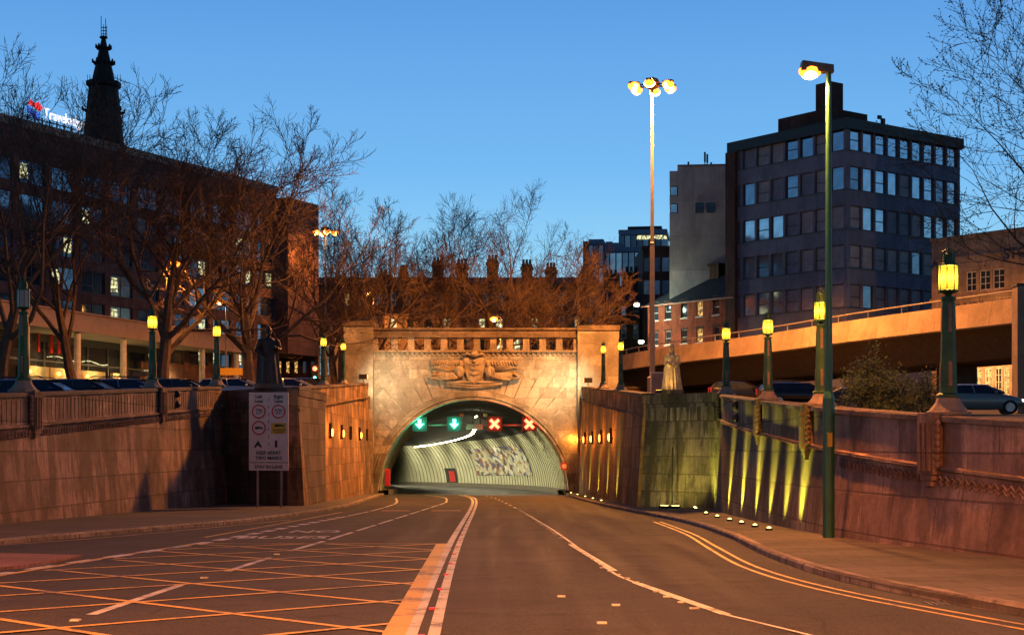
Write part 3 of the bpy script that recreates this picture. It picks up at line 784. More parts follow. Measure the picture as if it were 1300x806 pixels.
vs = [(p[0], 110, p[1]) for p in inn]+[(p[0], 110, p[1]) for p in out]
mb.add(vs, [(i, i+1, n+i+1, n+i)[::-1] for i in range(n-1)])
mb.grid([[(p[0], 110, p[1]) for p in inn], [(p[0], 111.6, p[1]) for p in inn]])
obj('facade', mb, M['facade'], portal, True)
# archivolt rings
for r0, r1, pr in ((6.65, 6.86, 0.10), (6.86, 7.08, 0.16), (7.08, 7.28, 0.08)):
    mb = MB(); rows = []
    for k in range(65):
        a = PI*k/64; c, s_ = math.cos(a), math.sin(a)
        rows.append([(CX+r*c, y, CZ+r*s_) for r, y in ((r0, 110), (r0, 110-pr), (r1-0.02, 110-pr), (r1, 110))])
    mb.grid(rows); obj('archivolt', mb, M['facade'], portal, True)
# voussoir fan with notches
mb = MB(); mb.m = 0
N = 22
for k in range(N):
    a0 = R(27)+R(126)*k/N+R(0.35); a1 = R(27)+R(126)*(k+1)/N-R(0.35)
    am = (a0+a1)/2; dev = abs(math.degrees(am)-90)
    rmax = 9.0 if dev < 30 else (9.9 if dev < 45 else 8.6)
    if 30 < dev < 38: rmax = 10.4
    lim = min(hit(a0), hit(a1))-0.1; rmax = min(rmax, lim)
    if rmax < 7.5: continue
    y0, y1 = 110-0.012-0.006*(k % 2), 110.0
    pts = []
    for y in (y1, y0):
        for (r, a) in ((7.3, a0), (7.3, a1), (rmax, a1), (rmax, a0)): pts.append((CX+r*math.cos(a), y, CZ+r*math.sin(a)))
    mb.add(pts, [(0,1,2,3), (7,6,5,4), (0,4,5,1), (1,5,6,2), (2,6,7,3), (3,7,4,0)])
obj('voussoir', mb, M['wing'], portal, True)
# pierced parapet
mb = MB(); mb.box(xL, xR_, 109.85, 110.7, zT, pz(444.5)); obj('parapet_base', mb, M['trim'], portal, True)
mb = MB(); mb.box(xL, xR_, 109.80, 110.75, pz(428.5), pz(419)); mb.box(xL, xR_, 109.70, 110.8, pz(419), pz(416.5)); obj('parapet_rail', mb, M['coping'], portal, True)
for k in range(13):
    w = 8.3; c = 478+2+k*20.9 if k else 476
    if k == 12: c = 730.5; w = 5
    x0, x1_ = px(c-w/2), px(c+w/2)
    x0 = max(x0, xL); x1_ = min(x1_, xR_)
    mb = MB(); mb.box(x0, x1_, 109.92, 110.5, pz(444.5), pz(428.5)); mb.box(x0-0.04, x1_+0.04, 109.90, 110.52, pz(444.5), pz(443)) if 0 < k < 12 else None
    obj('parapet_post', mb, M['trim'], portal, True)
# stains: drip teeth under the parapet
for k in range(40):
    mb = MB(); x = xL+0.3+k*(xR_-xL-0.6)/39; mb.box(x-0.08, x+0.08, 109.93, 110.0, zT-0.22, zT); obj('dentil', mb, M['trim'], portal, True)
# wings
for a, b, top, nm in ((px(437), xL, pz(408), 'wing'), (xR_, px(785.5), pz(413.5), 'wing')):
    mb = MB(); mb.box(a, b, 109.6, 114, -2.2, top-0.35); obj('wing', mb, M['wing'], portal, True)
    mb = MB(); mb.box(a-0.06, b+0.06, 109.52, 114.1, top-0.35, top); obj('wing_cap', mb, M['coping'], portal, True)
# wall behind the left wing going back
# carved crest
cxr = px(602.5)
mb = MB()
mb.box(px(547), px(658), 109.86, 110, pz(463), pz(457)); mb.box(px(549), px(590), 109.9, 110, pz(473), pz(463)); mb.box(px(615), px(656), 109.9, 110, pz(473), pz(463))
mb.box(px(568), px(638), 109.86, 110, pz(486), pz(483.6))
obj('tablet', mb, M['relief'], portal, True)
mb = MB()
# shield
sh = [(-0.75, 0.8), (-0.5, 0.92), (0, 0.8), (0.5, 0.92), (0.75, 0.8), (0.7, 0), (0.45, -0.6), (0, -0.95), (-0.45, -0.6), (-0.7, 0)]
zc = pz(470)
vs = [(cxr+x, 109.84, zc+z) for x, z in sh]+[(cxr+x*1.15, 110, zc+z*1.15) for x, z in sh]+[(cxr, 109.78, zc)]
n_ = len(sh)
mb.add(vs, [(i, (i+1) % n_, 2*n_) for i in range(n_)]+[(n_+i, n_+(i+1) % n_, (i+1) % n_, i) for i in range(n_)])
obj('shield', mb, M['relief'], portal, True)
mb = MB()
for q in range(3): mb.tube([(cxr-0.42+0.05*q, 109.80, zc+0.45-0.35*q), (cxr, 109.74, zc+0.36-0.35*q), (cxr+0.42-0.05*q, 109.80, zc+0.45-0.35*q)], 0.035, 5)
mb.ball((cxr, 109.74, zc+0.62), (0.13, 0.08, 0.13), 8, 6)
obj('shield_charge', mb, M['relief'], portal, True)
for s_ in (-1, 1):
    for q in range(9):
        mb = MB(); x_ = cxr+s_*(1.15+0.2*q); mb.tube([(x_, 109.84, zc+0.62), (x_+s_*0.08, 109.80, zc+0.42), (x_+s_*0.22, 109.86, zc+0.16)], [0.035, 0.055, 0.02], 5)
        obj('feather', mb, M['relief'], portal, True, True)
for s_ in (-1, 1):
    mb = MB()
    # recumbent winged beast
    mb.ball((cxr+s_*2.0, 109.85, zc-0.42), (1.25, 0.13, 0.27), 12, 8)
    mb.ball((cxr+s_*1.05, 109.8, zc-0.1), (0.38, 0.15, 0.42), 10, 8)
    mb.ball((cxr+s_*0.95, 109.84, zc+0.42), (0.2, 0.15, 0.24), 10, 8)
    mb.tube([(cxr+s_*1.2, 109.8, zc-0.5), (cxr+s_*1.9, 109.72, zc-0.62), (cxr+s_*2.5, 109.72, zc-0.66)], [0.14, 0.1, 0.08], 6)
    mb.tube([(cxr+s_*2.7, 109.8, zc-0.25), (cxr+s_*3.1, 109.75, zc-0.5), (cxr+s_*2.4, 109.75, zc-0.68)], [0.2, 0.12, 0.08], 6)
    for q in range(6):
        mb.tube([(cxr+s_*(1.1+0.12*q), 109.85, zc+0.05-0.02*q), (cxr+s_*(1.7+0.22*q), 109.82, zc+0.42-0.05*q), (cxr+s_*(2.6+0.1*q), 109.88, zc+0.55-0.09*q)], [0.06, 0.05, 0.025], 5)
    obj('winged_beast', mb, M['relief'], portal, True, True)
mb = MB()
for s_ in (-1, 1):
    mb.tube([(cxr+s_*0.1, 109.8, zc+0.95), (cxr+s_*0.5, 109.75, zc+1.15), (cxr+s_*0.85, 109.8, zc+1.0)], [0.1, 0.12, 0.04], 6)
mb.ball((cxr, 109.75, zc+1.1), (0.3, 0.2, 0.22)); mb.tube([(cxr-3.9*0.5, 109.8, zc-0.95), (cxr, 109.75, zc-1.08), (cxr+3.9*0.5, 109.8, zc-0.95)], 0.07, 6)
obj('crest_finial', mb, M['relief'], portal, True, True)
# right-hand mural panels on the inner side of the wing (flood lamp brackets)
def flood(label, loc, target, power, col):
    t = thing('flood_lamp', label, 'lamp', loc, 0, 'small flood lamps')
    d = (Vector(target)-Vector(loc)).normalized()
    mb = MB(); mb.box(-0.28, 0.28, -0.2, 0.2, -0.16, 0.16); obj('housing', mb, M['dark_metal'], t)
    mb = MB(); mb.tube([(0, 0.0, -0.16), (0, 0.0, -0.42)], 0.03, 5); obj('bracket', mb, M['dark_metal'], t)
    mb = MB(); s = 1 if d.x > 0 else -1; mb.box(s*0.285, s*0.30, -0.15, 0.15, -0.12, 0.12); obj('lens', mb, M['sodium_soft'], t)
    light('flood_beam', 'SPOT', (loc[0]+d.x*0.4, loc[1]+d.y*0.4, loc[2]+d.z*0.4), power, col, None, 0.25, target, 105, 1.0).parent = None
    return t
flood('small flood lamp on the wall top left of the arch', (px(468), 106.0, TOPL(106.0)+0.42), (px(508), 110, pz(488)), 1500, (1.0, 0.85, 0.5))
flood('small flood lamp on the wall top right of the arch', (px(743), 106.0, TOPR(106.0)+0.42), (px(712), 110, pz(496)), 1500, (1.0, 0.87, 0.52))

# ---------------------------------------------------------------- the tunnel bore
tunnel = thing('tunnel', 'curving road tunnel bore with cream ribbed side walls and dark roof', 'tunnel', (CX, 111.6, CZ))
def ringpt(s, a, r): # a measured from right horizontal
    x, y, z = tun(s, r*math.cos(a), 0); return (x, y, z+r*math.sin(a))
A0 = R(46.5); NS = 70; SL = 2.0
for nm, a0, a1, mt in (('lining_panel', 0, A0, 'lining'), ('lining_panel', PI-A0, PI, 'lining'), ('roof_lining', A0, PI-A0, 'tunnel_roof')):
    mb = MB(); mb.grid([[ringpt(0.0 if k == 0 else k*SL, a0+(a1-a0)*i/12, RR+0.05) for i in range(13)] for k in range(NS)])
    obj(nm, mb, M[mt], tunnel, True, True)
mb = MB(); mb.add([ringpt((NS-1)*SL, PI*i/24, RR) for i in range(25)], [tuple(range(25))]); obj('end_wall', mb, M['void'], tunnel, True)  # unseen black cap added to close the bore
mbs = (MB(), MB())
for k in range(1, 92):
    s = k*1.5
    for mb, a0, a1 in ((mbs[0], 0, A0), (mbs[1], PI-A0, PI)):
        rows = []
        for i in range(9):
            a = a0+(a1-a0)*i/8
            rows.append([ringpt(s-0.05, a, RR+0.05), ringpt(s-0.03, a, RR-0.01), ringpt(s+0.03, a, RR-0.01), ringpt(s+0.05, a, RR+0.05)])
        mb.grid(rows)
for mb in mbs: obj('panel_rib', mb, M['rib_grey'], tunnel, True)
mb = MB() # walkway kerb and dado
for sg in (1, -1):
    mb.grid([[tun(k*SL, sg*(RR-0.05), 0.35), tun(k*SL, sg*(RR-0.75), 0.35), tun(k*SL, sg*(RR-0.75), 0.0)][::sg] for k in range(NS)])
obj('walkway', mb, M['soffit'], tunnel, True)
mb = MB(); rows = []
for k in range(24):
    s = 31+k*1.3; rows.append([ringpt(s, R(11)+R(27)*i/8, RR-0.03) for i in range(9)])
mb.grid(rows); obj('mural', mb, M['mural'], tunnel, True, label='patchwork coloured mural on the ribbed tunnel wall')
# niche with fire point
mb = MB(); sN = 73
mb.grid([[ringpt(s, R(3)+R(15)*i/4, RR-0.06) for i in range(5)] for s in (sN-2.5, sN, sN+2.5)]); obj('niche', mb, M['void'], tunnel, True)
mb = MB(); mb.grid([[ringpt(s, R(4)+R(11)*i/4, RR-0.10) for i in range(5)] for s in (sN-1.8, sN, sN+0.8)]); obj('fire_point', mb, M['sign_red'], tunnel, True)
# continuous strip lamp
def lerp3(s, a, b, c): return a+(b-a)*(s-18)/22 if s < 40 else b+(c-b)*(s-40)/50
for k in [0]+list(range(5, 26)):
    s = 18+k*3.0
    def q(ds, o, h): x, y, z = tun(s+ds, o, h); return (x, y, z)
    mb = MB(); o0 = lerp3(s, 0.5, 2.2, 5.4); h0 = lerp3(s, 6.1, 5.15, 4.5)
    mb.hexa([q(0, o0-0.05, h0), q(2.6, o0-0.05, h0), q(2.6, o0+0.05, h0), q(0, o0+0.05, h0), q(0, o0-0.04, h0+0.07), q(2.6, o0-0.04, h0+0.07), q(2.6, o0+0.04, h0+0.07), q(0, o0+0.04, h0+0.07)])
    obj('strip_lamp', mb, M['strip'], tunnel, True)
# gantry with lane signals
g = thing('signal_gantry', 'dark overhead beam with sign box hung under the arch crown', 'gantry', (CX, 112.3, pz(539)))
YG = 112.3
def gx(p): return (p-650)/F*YG
def gz(p): return E-(p-568)/F*YG
mb = MB(); mb.box(gx(520), gx(683), YG, YG+0.15, gz(540.5), gz(538.5)); obj('beam', mb, M['steel'], g, True)
mb = MB()
for p_ in (600, 610): mb.box(gx(p_)-0.04, gx(p_)+0.04, YG+0.02, YG+0.12, gz(538.5), gz(517))
obj('hanger', mb, M['dark_metal'], g, True)
mb = MB(); mb.box(gx(592), gx(613), YG-0.14, YG-0.005, gz(545), gz(541)); 
for k in range(7): mb.box(gx(594)+k*0.16, gx(594)+k*0.16+0.05, YG-0.17, YG-0.14, gz(544), gz(538))
obj('sign_box', mb, M['steel'], g, True)
for p_ in (586, 616):
    mb = MB(); mb.box(gx(p_)-0.14, gx(p_)+0.14, YG-0.12, YG-0.0, gz(529), gz(525)); obj('camera_box', mb, M['cream_panel'], g, True)
def signal(p_, green, label):
    t = thing('lane_signal', label, 'traffic signal', (gx(p_), YG-0.25, gz(538)), 0, 'lane signals under the arch'); t.scale = (1.25,)*3
    mb = MB(); mb.box(-0.42, 0.42, -0.12, 0.12, -0.42, 0.42); obj('housing', mb, M['black'], t)
    mb = MB()
    if green:
        mb.add([(-0.25, -0.13, 0.0), (0, -0.13, -0.27), (0.25, -0.13, 0.0), (-0.25, -0.16, 0.0), (0, -0.16, -0.27), (0.25, -0.16, 0.0)], [(0,1,2), (5,4,3), (0,3,4,1), (1,4,5,2), (2,5,3,0)])
        mb.box(-0.09, 0.09, -0.16, -0.13, 0.001, 0.27)
    else:
        for sg in (1, -1):
            T = Matrix.Translation((0, -0.14-0.01*sg, 0)) @ Matrix.Rotation(sg*PI/4, 4, 'Y'); m2 = MB(T); m2.box(-0.34, 0.34, -0.01, 0.01, -0.085, 0.085); mb.add(m2.v, m2.f)
    obj('light_symbol', mb, M['sig_green' if green else 'sig_red'], t)
    lt = light('signal_glow', 'POINT', (gx(p_), YG-1.0, gz(538)), 110, (0.05, 1.0, 0.5) if green else (1.0, 0.05, 0.02), None, 0.1)
SIGS = 1
signal(533, True, 'green arrow lane signal, outermost on the left under the arch')
signal(577, True, 'green arrow lane signal beside the centre sign box under the arch')
signal(628, False, 'red cross lane signal just right of the centre sign box')
signal(672, False, 'red cross lane signal, outermost on the right under the arch')
# small round sign on a post, right inside the arch
def round_sign(label, loc, r, h, mt):
    t = thing('round_sign', label, 'road sign', loc)
    mb = MB(); mb.tube([(0, 0, 0), (0, 0, h-r)], 0.035, 6); obj('post', mb, M['steel'], t)
    mb = MB(); mb.tube([(0, -0.05, h), (0, -0.02, h)], r, 18); obj('disc', mb, M[mt], t)
    mb = MB(); mb.tube([(0, -0.06, h), (0, -0.052, h)], r*0.6, 18); obj('disc_face', mb, M['sign_white' if mt == 'sign_red' else 'sign_red'], t)
round_sign('small red disc sign on a post inside the right foot of the arch', (px(716), 109.2, G(109)+0.1), 0.28, 1.9, 'sign_red')
t = thing('fire_cabinet', 'red fire cabinet at the left foot of the arch', 'cabinet', (px(490.5), 110.9, G(110)+0.1))
mb = MB(); mb.box(-0.18, 0.18, 0, 0.3, 0.5, 1.7); obj('housing', mb, M['sign_red'], t)
mb = MB(); mb.box(-0.15, 0.15, -0.02, 0, 0.55, 1.6); obj('door', mb, M['tail_red'], t)
mb = MB(); mb.box(-0.05, 0.05, 0.1, 0.3, -0.1, 0.4); obj('stand', mb, M['dark_metal'], t)
for k, s in enumerate((6, 16, 26, 36, 46, 56, 66, 76, 86)):     # fluorescent fittings wash the lining
    q_ = tun(s, 0.5, 4.8); light('tunnel_lamp', 'SPOT', q_, 2000, (1.0, 0.93, 0.58), None, 0.3, (q_[0]+0.5, q_[1], q_[2]-1), 150, 0.5)

# ---------------------------------------------------------------- slot lamps and uplights
def slot(P_, N_, px_, zz, lit, label):
    s, (x, y) = find_px(P_, N_, px_); p, n, d = at_dist(P_, N_, s); 
    fr_ = 0.45
    x = p[0]-n[0]*0.02; y = p[1]-n[1]*0.02
    ang = math.atan2(n[1], n[0])+PI/2
    t = thing('slot_lamp', label, 'wall lamp', (x-n[0]*0.12, y-n[1]*0.12, zz), ang, 'narrow lamp slots in the flanking walls'); t.scale = (0.7, 1, 0.62)
    mb = MB(); mb.box(-0.13, 0.13, -0.12, 0.02, -0.62, -0.5); mb.box(-0.13, -0.09, -0.12, 0.02, -0.5, 0.55); mb.box(0.09, 0.13, -0.12, 0.02, -0.5, 0.55); mb.box(-0.13, 0.13, -0.14, 0.02, 0.55, 0.66)
    obj('surround', mb, M['dark_metal'], t)
    mb = MB(); mb.ball((0, -0.15, -0.12), (0.07, 0.06, 0.33), 10, 9) if lit else mb.box(-0.09, 0.09, -0.04, -0.03, -0.5, 0.55)
    obj('lamp_glass', mb, M['slot_glow'] if lit else M['void'], t)
    if lit:
        light('slot_beam', 'POINT', (p[0]+n[0]*0.35, p[1]+n[1]*0.35, zz), 110, (1.0, 0.30, 0.03), None, 0.08)
names = ['nearest', 'second', 'third', 'fourth', 'farthest']
for k, (p_, lit) in enumerate(((392, 0), (409, 1), (424, 1), (436, 0), (448, 1), (458, 0))):
    slot(FLp, FLn, p_, 2.65, lit, ('lit' if lit else 'unlit')+' lamp slot in the left flanking wall, '+['first', 'second', 'third', 'fourth', 'fifth', 'last'][k]+' from the near corner')
for k, p_ in enumerate((786, 773, 761, 751, 743)):
    slot(FRp, FRn, p_, 2.4, 1, 'lit lamp slot in the right flanking wall, '+names[k]+' of five to the road end')
GY = (0.95, 0.95, 0.13)
def uplight(P_, N_, px_, power, label, out_=0.7, cone=110):
    s, _ = find_px(P_, N_, px_); p, n, d = at_dist(P_, N_, s)
    x, y = p[0]+n[0]*out_, p[1]+n[1]*out_; z = G(y)+0.14
    t = thing('ground_uplight', label, 'lamp', (x, y, z), 0, 'uplights in the pavement under the right wall')
    mb = MB(); mb.lathe([(0.09, 0), (0.09, 0.05), (0.07, 0.06)], 12); obj('housing', mb, M['dark_metal'], t)
    mb = MB(); mb.lathe([(0.055, 0.061), (0.05, 0.08), (0.02, 0.095)], 12); obj('lens', mb, M['ground_lamp'], t)
    zt = TOPR(y)-1.0
    light('uplight_beam', 'SPOT', (x, y, z+0.16), power, GY, None, 0.12, (p[0]-n[0]*0.2, p[1]-n[1]*0.2, z+1.55), cone, 1.0).scale = (0.36, 1, 1)
ups = (907, 924, 942, 960, 979, 998, 1018, 1039)
for k, p_ in enumerate(ups):
    uplight(WRfp, WRfn, p_, 560, 'uplight at the striped wall foot, '+['farthest from', 'second after the pier from', 'third after the pier from', 'fourth after the pier from', 'fourth nearest to', 'third nearest to', 'second nearest to', 'nearest to'][k]+' the tall green post')
for k, p_ in enumerate((795, 782, 770, 758, 748)):
    uplight(FRp, FRn, p_, 420, 'ground uplight at the foot of the orange right flanking wall, '+names[k]+' of the row')
# pier uplight
t = thing('ground_uplight', 'twin bar uplight lying at the foot of the right statue pier', 'lamp', (6.25, 62.4, G(62)+0.14), -0.6)
mb = MB(); mb.box(-0.45, -0.05, -0.1, 0.1, 0, 0.1); mb.box(0.05, 0.45, -0.1, 0.1, 0, 0.1); obj('housing', mb, M['dark_metal'], t)
mb = MB(); mb.box(-0.40, -0.10, -0.03, 0.05, 0.101, 0.12); mb.box(0.10, 0.40, -0.03, 0.05, 0.101, 0.12); obj('lens', mb, M['ground_lamp'], t)
for dx in (-0.5, 0.4): light('uplight_beam', 'SPOT', (6.15+dx, 61.9-dx*0.6, G(62)+0.4), 170, (1.0, 0.88, 0.2), None, 0.1, (6.6+dx, 64.3-dx*0.6, 1.2), 105, 1.0)

t = thing('flood_lamp', 'small flood lamp at the feet of the pale statue', 'lamp', (5.98, 64.25, PRTOP-0.05), R(-20), 'small flood lamps')
mb = MB(); mb.box(-0.12, 0.12, -0.08, 0.08, 0.03, 0.15); obj('housing', mb, M['dark_metal'], t)
mb = MB(); mb.box(-0.1, 0.1, -0.05, 0.07, 0.151, 0.16); obj('lens', mb, M['sodium_soft'], t)
light('flood_beam', 'SPOT', (6.0, 64.2, PRTOP+0.2), 55, (1.0, 0.66, 0.26), None, 0.08, (6.58, 65.1, PRTOP+1.35), 110, 0.8)
# ---------------------------------------------------------------- lamp standards on the walls
def lamp_standard(lit, label, base_mat='trim'):
    t = thing('lamp_standard', label, 'street lamp', (0, 0, 0), 0, 'green lamp standards along the wall tops')
    o8 = PI/8
    mb = MB(); mb.lathe([(0.42, 0), (0.42, 0.06), (0.36, 0.09), (0.29, 0.17), (0.24, 0.24), (0.22, 0.31), (0.2, 0.33)], 8, rot=o8); obj('base', mb, M[base_mat], t)
    mb = MB(); mb.lathe([(0.225, 0.332), (0.225, 0.38), (0.165, 0.42), (0.16, 0.5), (0.118, 2.14), (0.14, 2.16), (0.14, 2.2), (0.09, 2.22)], 8, rot=o8); obj('column', mb, M['green_paint'], t)
    for k in range(4):
        a = PI/2*k+PI/4*0.0; c, s_ = math.cos(a), math.sin(a)
        for z0, z1, r0, r1 in ((0.55, 1.0, 0.158, 0.150), (1.55, 2.08, 0.138, 0.123)):
            w = 0.035; mb = MB()
            mb.add([(c*r0-s_*w, s_*r0+c*w, z0), (c*r0+s_*w, s_*r0-c*w, z0), (c*r1+s_*w, s_*r1-c*w, z1), (c*r1-s_*w, s_*r1+c*w, z1)], [(0,1,2,3)])
            obj('inlay_strip', mb, M['bronze_strip'], t)
    ln = MB(); ln.lathe([(0.05, 2.22), (0.07, 2.26), (0.16, 2.29), (0.19, 2.31), (0.19, 2.335), (0.165, 2.34)], 8, rot=o8)
    for k in range(8):
        a = o8+PI/4*k; x, y = 0.178*math.cos(a), 0.178*math.sin(a); ln.tube([(x, y, 2.33), (x*0.98, y*0.98, 2.79)], 0.010, 4)
    ln.lathe([(0.17, 2.785), (0.185, 2.79), (0.18, 2.82), (0.11, 2.85), (0.10, 3.0), (0.07, 3.02), (0.05, 3.05)], 8, rot=o8)
    for k in range(4):
        a = PI/2*k+PI/4; c, s_ = math.cos(a), math.sin(a); ln.tube([(c*0.13, s_*0.13, 2.8), (c*0.125, s_*0.125, 3.06)], 0.014, 4); ln.tube([(c*0.125, s_*0.125, 3.06), (0, 0, 3.12)], 0.01, 4)
    ln.tube([(0, 0, 3.0), (0, 0, 3.24)], [0.02, 0.008], 5)
    lo = obj('lantern_frame', ln, M['green_paint'], t)
    mb = MB()
    for k in range(8):
        a0, a1 = o8+PI/4*k, o8+PI/4*(k+1); r = 0.172
        mb.quad((r*math.cos(a0), r*math.sin(a0), 2.34), (r*math.cos(a1), r*math.sin(a1), 2.34), (r*0.98*math.cos(a1), r*0.98*math.sin(a1), 2.785), (r*0.98*math.cos(a0), r*0.98*math.sin(a0), 2.785))
    obj('lantern_glass', mb, M['lantern_glow' if lit else 'lantern_unlit'], lo)
    if lit:
        bl = light('lamp_bulb', 'POINT', (0, 0, 2.55), 130, (1.0, 0.45, 0.10), None, 0.075); bl.parent = t
    return t
std = lamp_standard(True, 'large lit green lamp standard on the near right wall, in front of the pub')
_, (x, y) = find_px(WRnp, WRnn, 1205); std.location = (x, y, TOPR(y)-0.01)
def place_std(P_, N_, top, px_, h, label):
    s, (x, y) = find_px(P_, N_, px_)
    sc_ = h*y/F/3.24
    o = dup(std, (x, y, top(y)-0.01), None, label, None, sc_); return s
place_std(WRfp, WRfn, TOPR, 1042, 152, 'lit lamp standard half hidden behind the tall green lamp post')
place_std(WRfp, WRfn, TOPR, 975, 118, 'lit lamp standard between the bright green one and the tall post')
place_std(WRfp, WRfn, TOPR, 915, 97, 'slim bright green lit lamp standard just right of the pale statue')
place_std(FRp, FRn, TOPR, 788, 70, 'lit dark lamp standard beside the right edge of the portal, left of the pale statue')
place_std(FRp, FRn, TOPR, 766, 62, 'lit dark lamp standard in front of the right portal wing')
place_std(WLp, WLn, TOPL, 194, 106, 'lit lamp standard on the left wall above the parked pale blue car')
place_std(WLp, WLn, TOPL, 278, 88, 'lit lamp standard on the left wall close to the dark statue')
place_std(FLp, FLn, TOPL, 411, 69, 'lit lamp standard right of the dark statue, above the red traffic signal')
place_std(FLp, FLn, TOPL, 436, 60, 'lit lamp standard in front of the left portal wing')
un = lamp_standard(False, 'unlit lamp standard at the far left on the wall, with pale glass')
_, (x, y) = find_px(WLp, WLn, 30); un.location = (x, y, TOPL(y)-0.01); un.scale = (1.08,)*3
s_, _ = find_px(WRnp, WRnn, 1200); pilaster(wrn, WRnp, WRnn, s_, TOPR, M['wall_right'], 0.7, 0.2)
for p_ in (975, 915): s_, _ = find_px(WRfp, WRfn, p_); pilaster(wrf, WRfp, WRfn, s_, TOPR, M['wall_right_far'], 0.6, 0.16)
s_, _ = find_px(WRfp, WRfn, 1040); pilaster(wrf, WRfp, WRfn, s_, TOPR, M['wall_right_far'], 0.6, 0.2)
for p_ in (32, 196): s_, _ = find_px(WLp, WLn, p_); pilaster(wl, WLp, WLn, s_, TOPL, M['wall_left'], 0.7, 0.2)
# bolted iron plates on the parapet (two on each side)
for (P_, N_, top, a, nm) in ((WLp, WLn, TOPL, 217, wl), (WRfp, WRfn, TOPR, 945, wrf)):
    s_, _ = find_px(P_, N_, a); p, n, d = at_dist(P_, N_, s_); mb = MB()
    for dz in (-0.25, -0.68): mb.ball((p[0]-n[0]*(BAT-0.04), p[1]-n[1]*(BAT-0.04), top(p[1])+dz), (0.16, 0.16, 0.15), 8, 6)
    obj('bolt_head', mb, M['dark_metal'], nm, True)

# ---------------------------------------------------------------- tall lamps
NA = (1.0, 0.35, 0.06)
NB = (1.0, 0.31, 0.06)
def tall_post(label, loc, h, left, power, arm=0.62, r=0.105, group='tall green lamp posts', lens='sodium'):
    t = thing('tall_lamp_post', label, 'lamp post', loc, 0, group)
    mb = MB(); hb = h*0.30; mb.lathe([(r*1.25, 0), (r*1.25, hb), (r*1.05, hb+0.08), (r*0.8, hb+0.15), (r*0.55, h-0.1), (r*0.55, h)], 14); obj('column', mb, M['post_green'], t)
    mb = MB(); mb.box(-0.05, 0.05, -r*1.25-0.02, -r*1.25+0.02, 2.0, 2.3); obj('number_plate', mb, M['sign_yellow'], t) if r > 0.1 else None
    s = -1 if left else 1
    mb = MB(); L = arm; vs = [(s*-0.1, -0.1, h-0.05), (s*-0.1, 0.1, h-0.05), (s*L, 0.16, h-0.02), (s*L, -0.16, h-0.02), (s*-0.1, -0.07, h+0.12), (s*-0.1, 0.07, h+0.12), (s*L*0.95, 0.13, h+0.2), (s*L*0.95, -0.13, h+0.2)]
    mb.add(vs, [(0,1,2,3)[::-1], (4,5,6,7), (0,4,7,3), (1,2,6,5), (0,1,5,4), (3,7,6,2)]); hd = obj('lamp_head', mb, M['bronze_strip'], t)
    mb = MB(); mb.ball((s*L*0.66, 0, h-0.02), (0.25, 0.17, 0.15), 12, 8); obj('lens', mb, M[lens], hd)
    mb = MB(); mb.ball((s*L*0.66, 0, h-0.09), (0.18, 0.185, 0.10), 12, 8); obj('bulb', mb, M['sodium_core'], hd)
    light('street_light', 'SPOT', (loc[0]+s*L*0.62, loc[1], loc[2]+h-0.18), power, NB, None, 0.15, (loc[0]+s*(L*0.62+0.02), loc[1], loc[2]), 165, 0.35)
    return t
tall_post('tall slim green lamp post before the right wall, lamp head to the left', (X(1052, 34.3), 34.3, G(34)+0.12), Z(90, 34.3)-G(34)-0.12, True, 8500)
# two unseen posts added behind the camera to light road and walls orange
tall_post('tall green lamp post on the right pavement behind the viewpoint', (8.3, 1.0, 0.12), 9.0, True, 52000, 1.4)
tall_post('tall green lamp post on the left pavement behind the viewpoint', (-13.6, 7.0, 0.12), 9.0, False, 38000, 1.4)
def mast(label, px_, Y, top, power, nh=6, hw=1.0):
    x = X(px_, Y); z0 = D(Y) if Y < 111 else 5.45; h = Z(top, Y)-z0
    t = thing('high_mast_lamp', label, 'lamp mast', (x, Y, z0), 0, 'high mast lamps')
    mb = MB(); mb.lathe([(0.30, 0), (0.30, 1.6), (0.17, 1.7), (0.14, h*0.5), (0.15, h*0.5+0.1), (0.11, h*0.5+0.15), (0.075, h-0.4), (0.075, h)], 12); obj('mast', mb, M['steel'], t)
    mb = MB(); mb.lathe([(0.15, h-0.25), (0.42, h-0.1), (0.5, h+0.15), (0.35, h+0.4), (0.1, h+0.5)], 12); cr = obj('crown', mb, M['bronze_strip'], t)
    for k in range(nh):
        a = 2*PI*k/nh+0.3; T = Matrix.Rotation(a, 4, 'Z'); m2 = MB(T)
        m2.tube([(0.3, 0, h), (hw, 0, h+0.02)], 0.05, 5); m2.box(hw-0.1, hw+0.5, -0.17, 0.17, h-0.02, h+0.14); lm = obj('luminaire', m2, M['dark_metal'], t)
        m2 = MB(T); m2.ball((hw+0.2, 0, h-0.1), (0.38, 0.32, 0.26), 10, 7); obj('lens', m2, M['sodium'], lm)
        m2 = MB(T); m2.ball((hw+0.2, 0, h-0.14), (0.26, 0.34, 0.24), 10, 7); obj('bulb', m2, M['sodium_core'], lm)
    light('mast_light', 'SPOT', (x, Y, z0+h-0.45), power, NA, None, 1.4, (x+0.02, Y, z0), 161, 0.2)
mast('tall pale mast with ring of bright orange lamps, left of the dark office block', 828, 96, 109, 90000)
mast('distant mast lamp rising through the trees beside the hotel', 413, 150, 294, 5000, 4, 0.7)
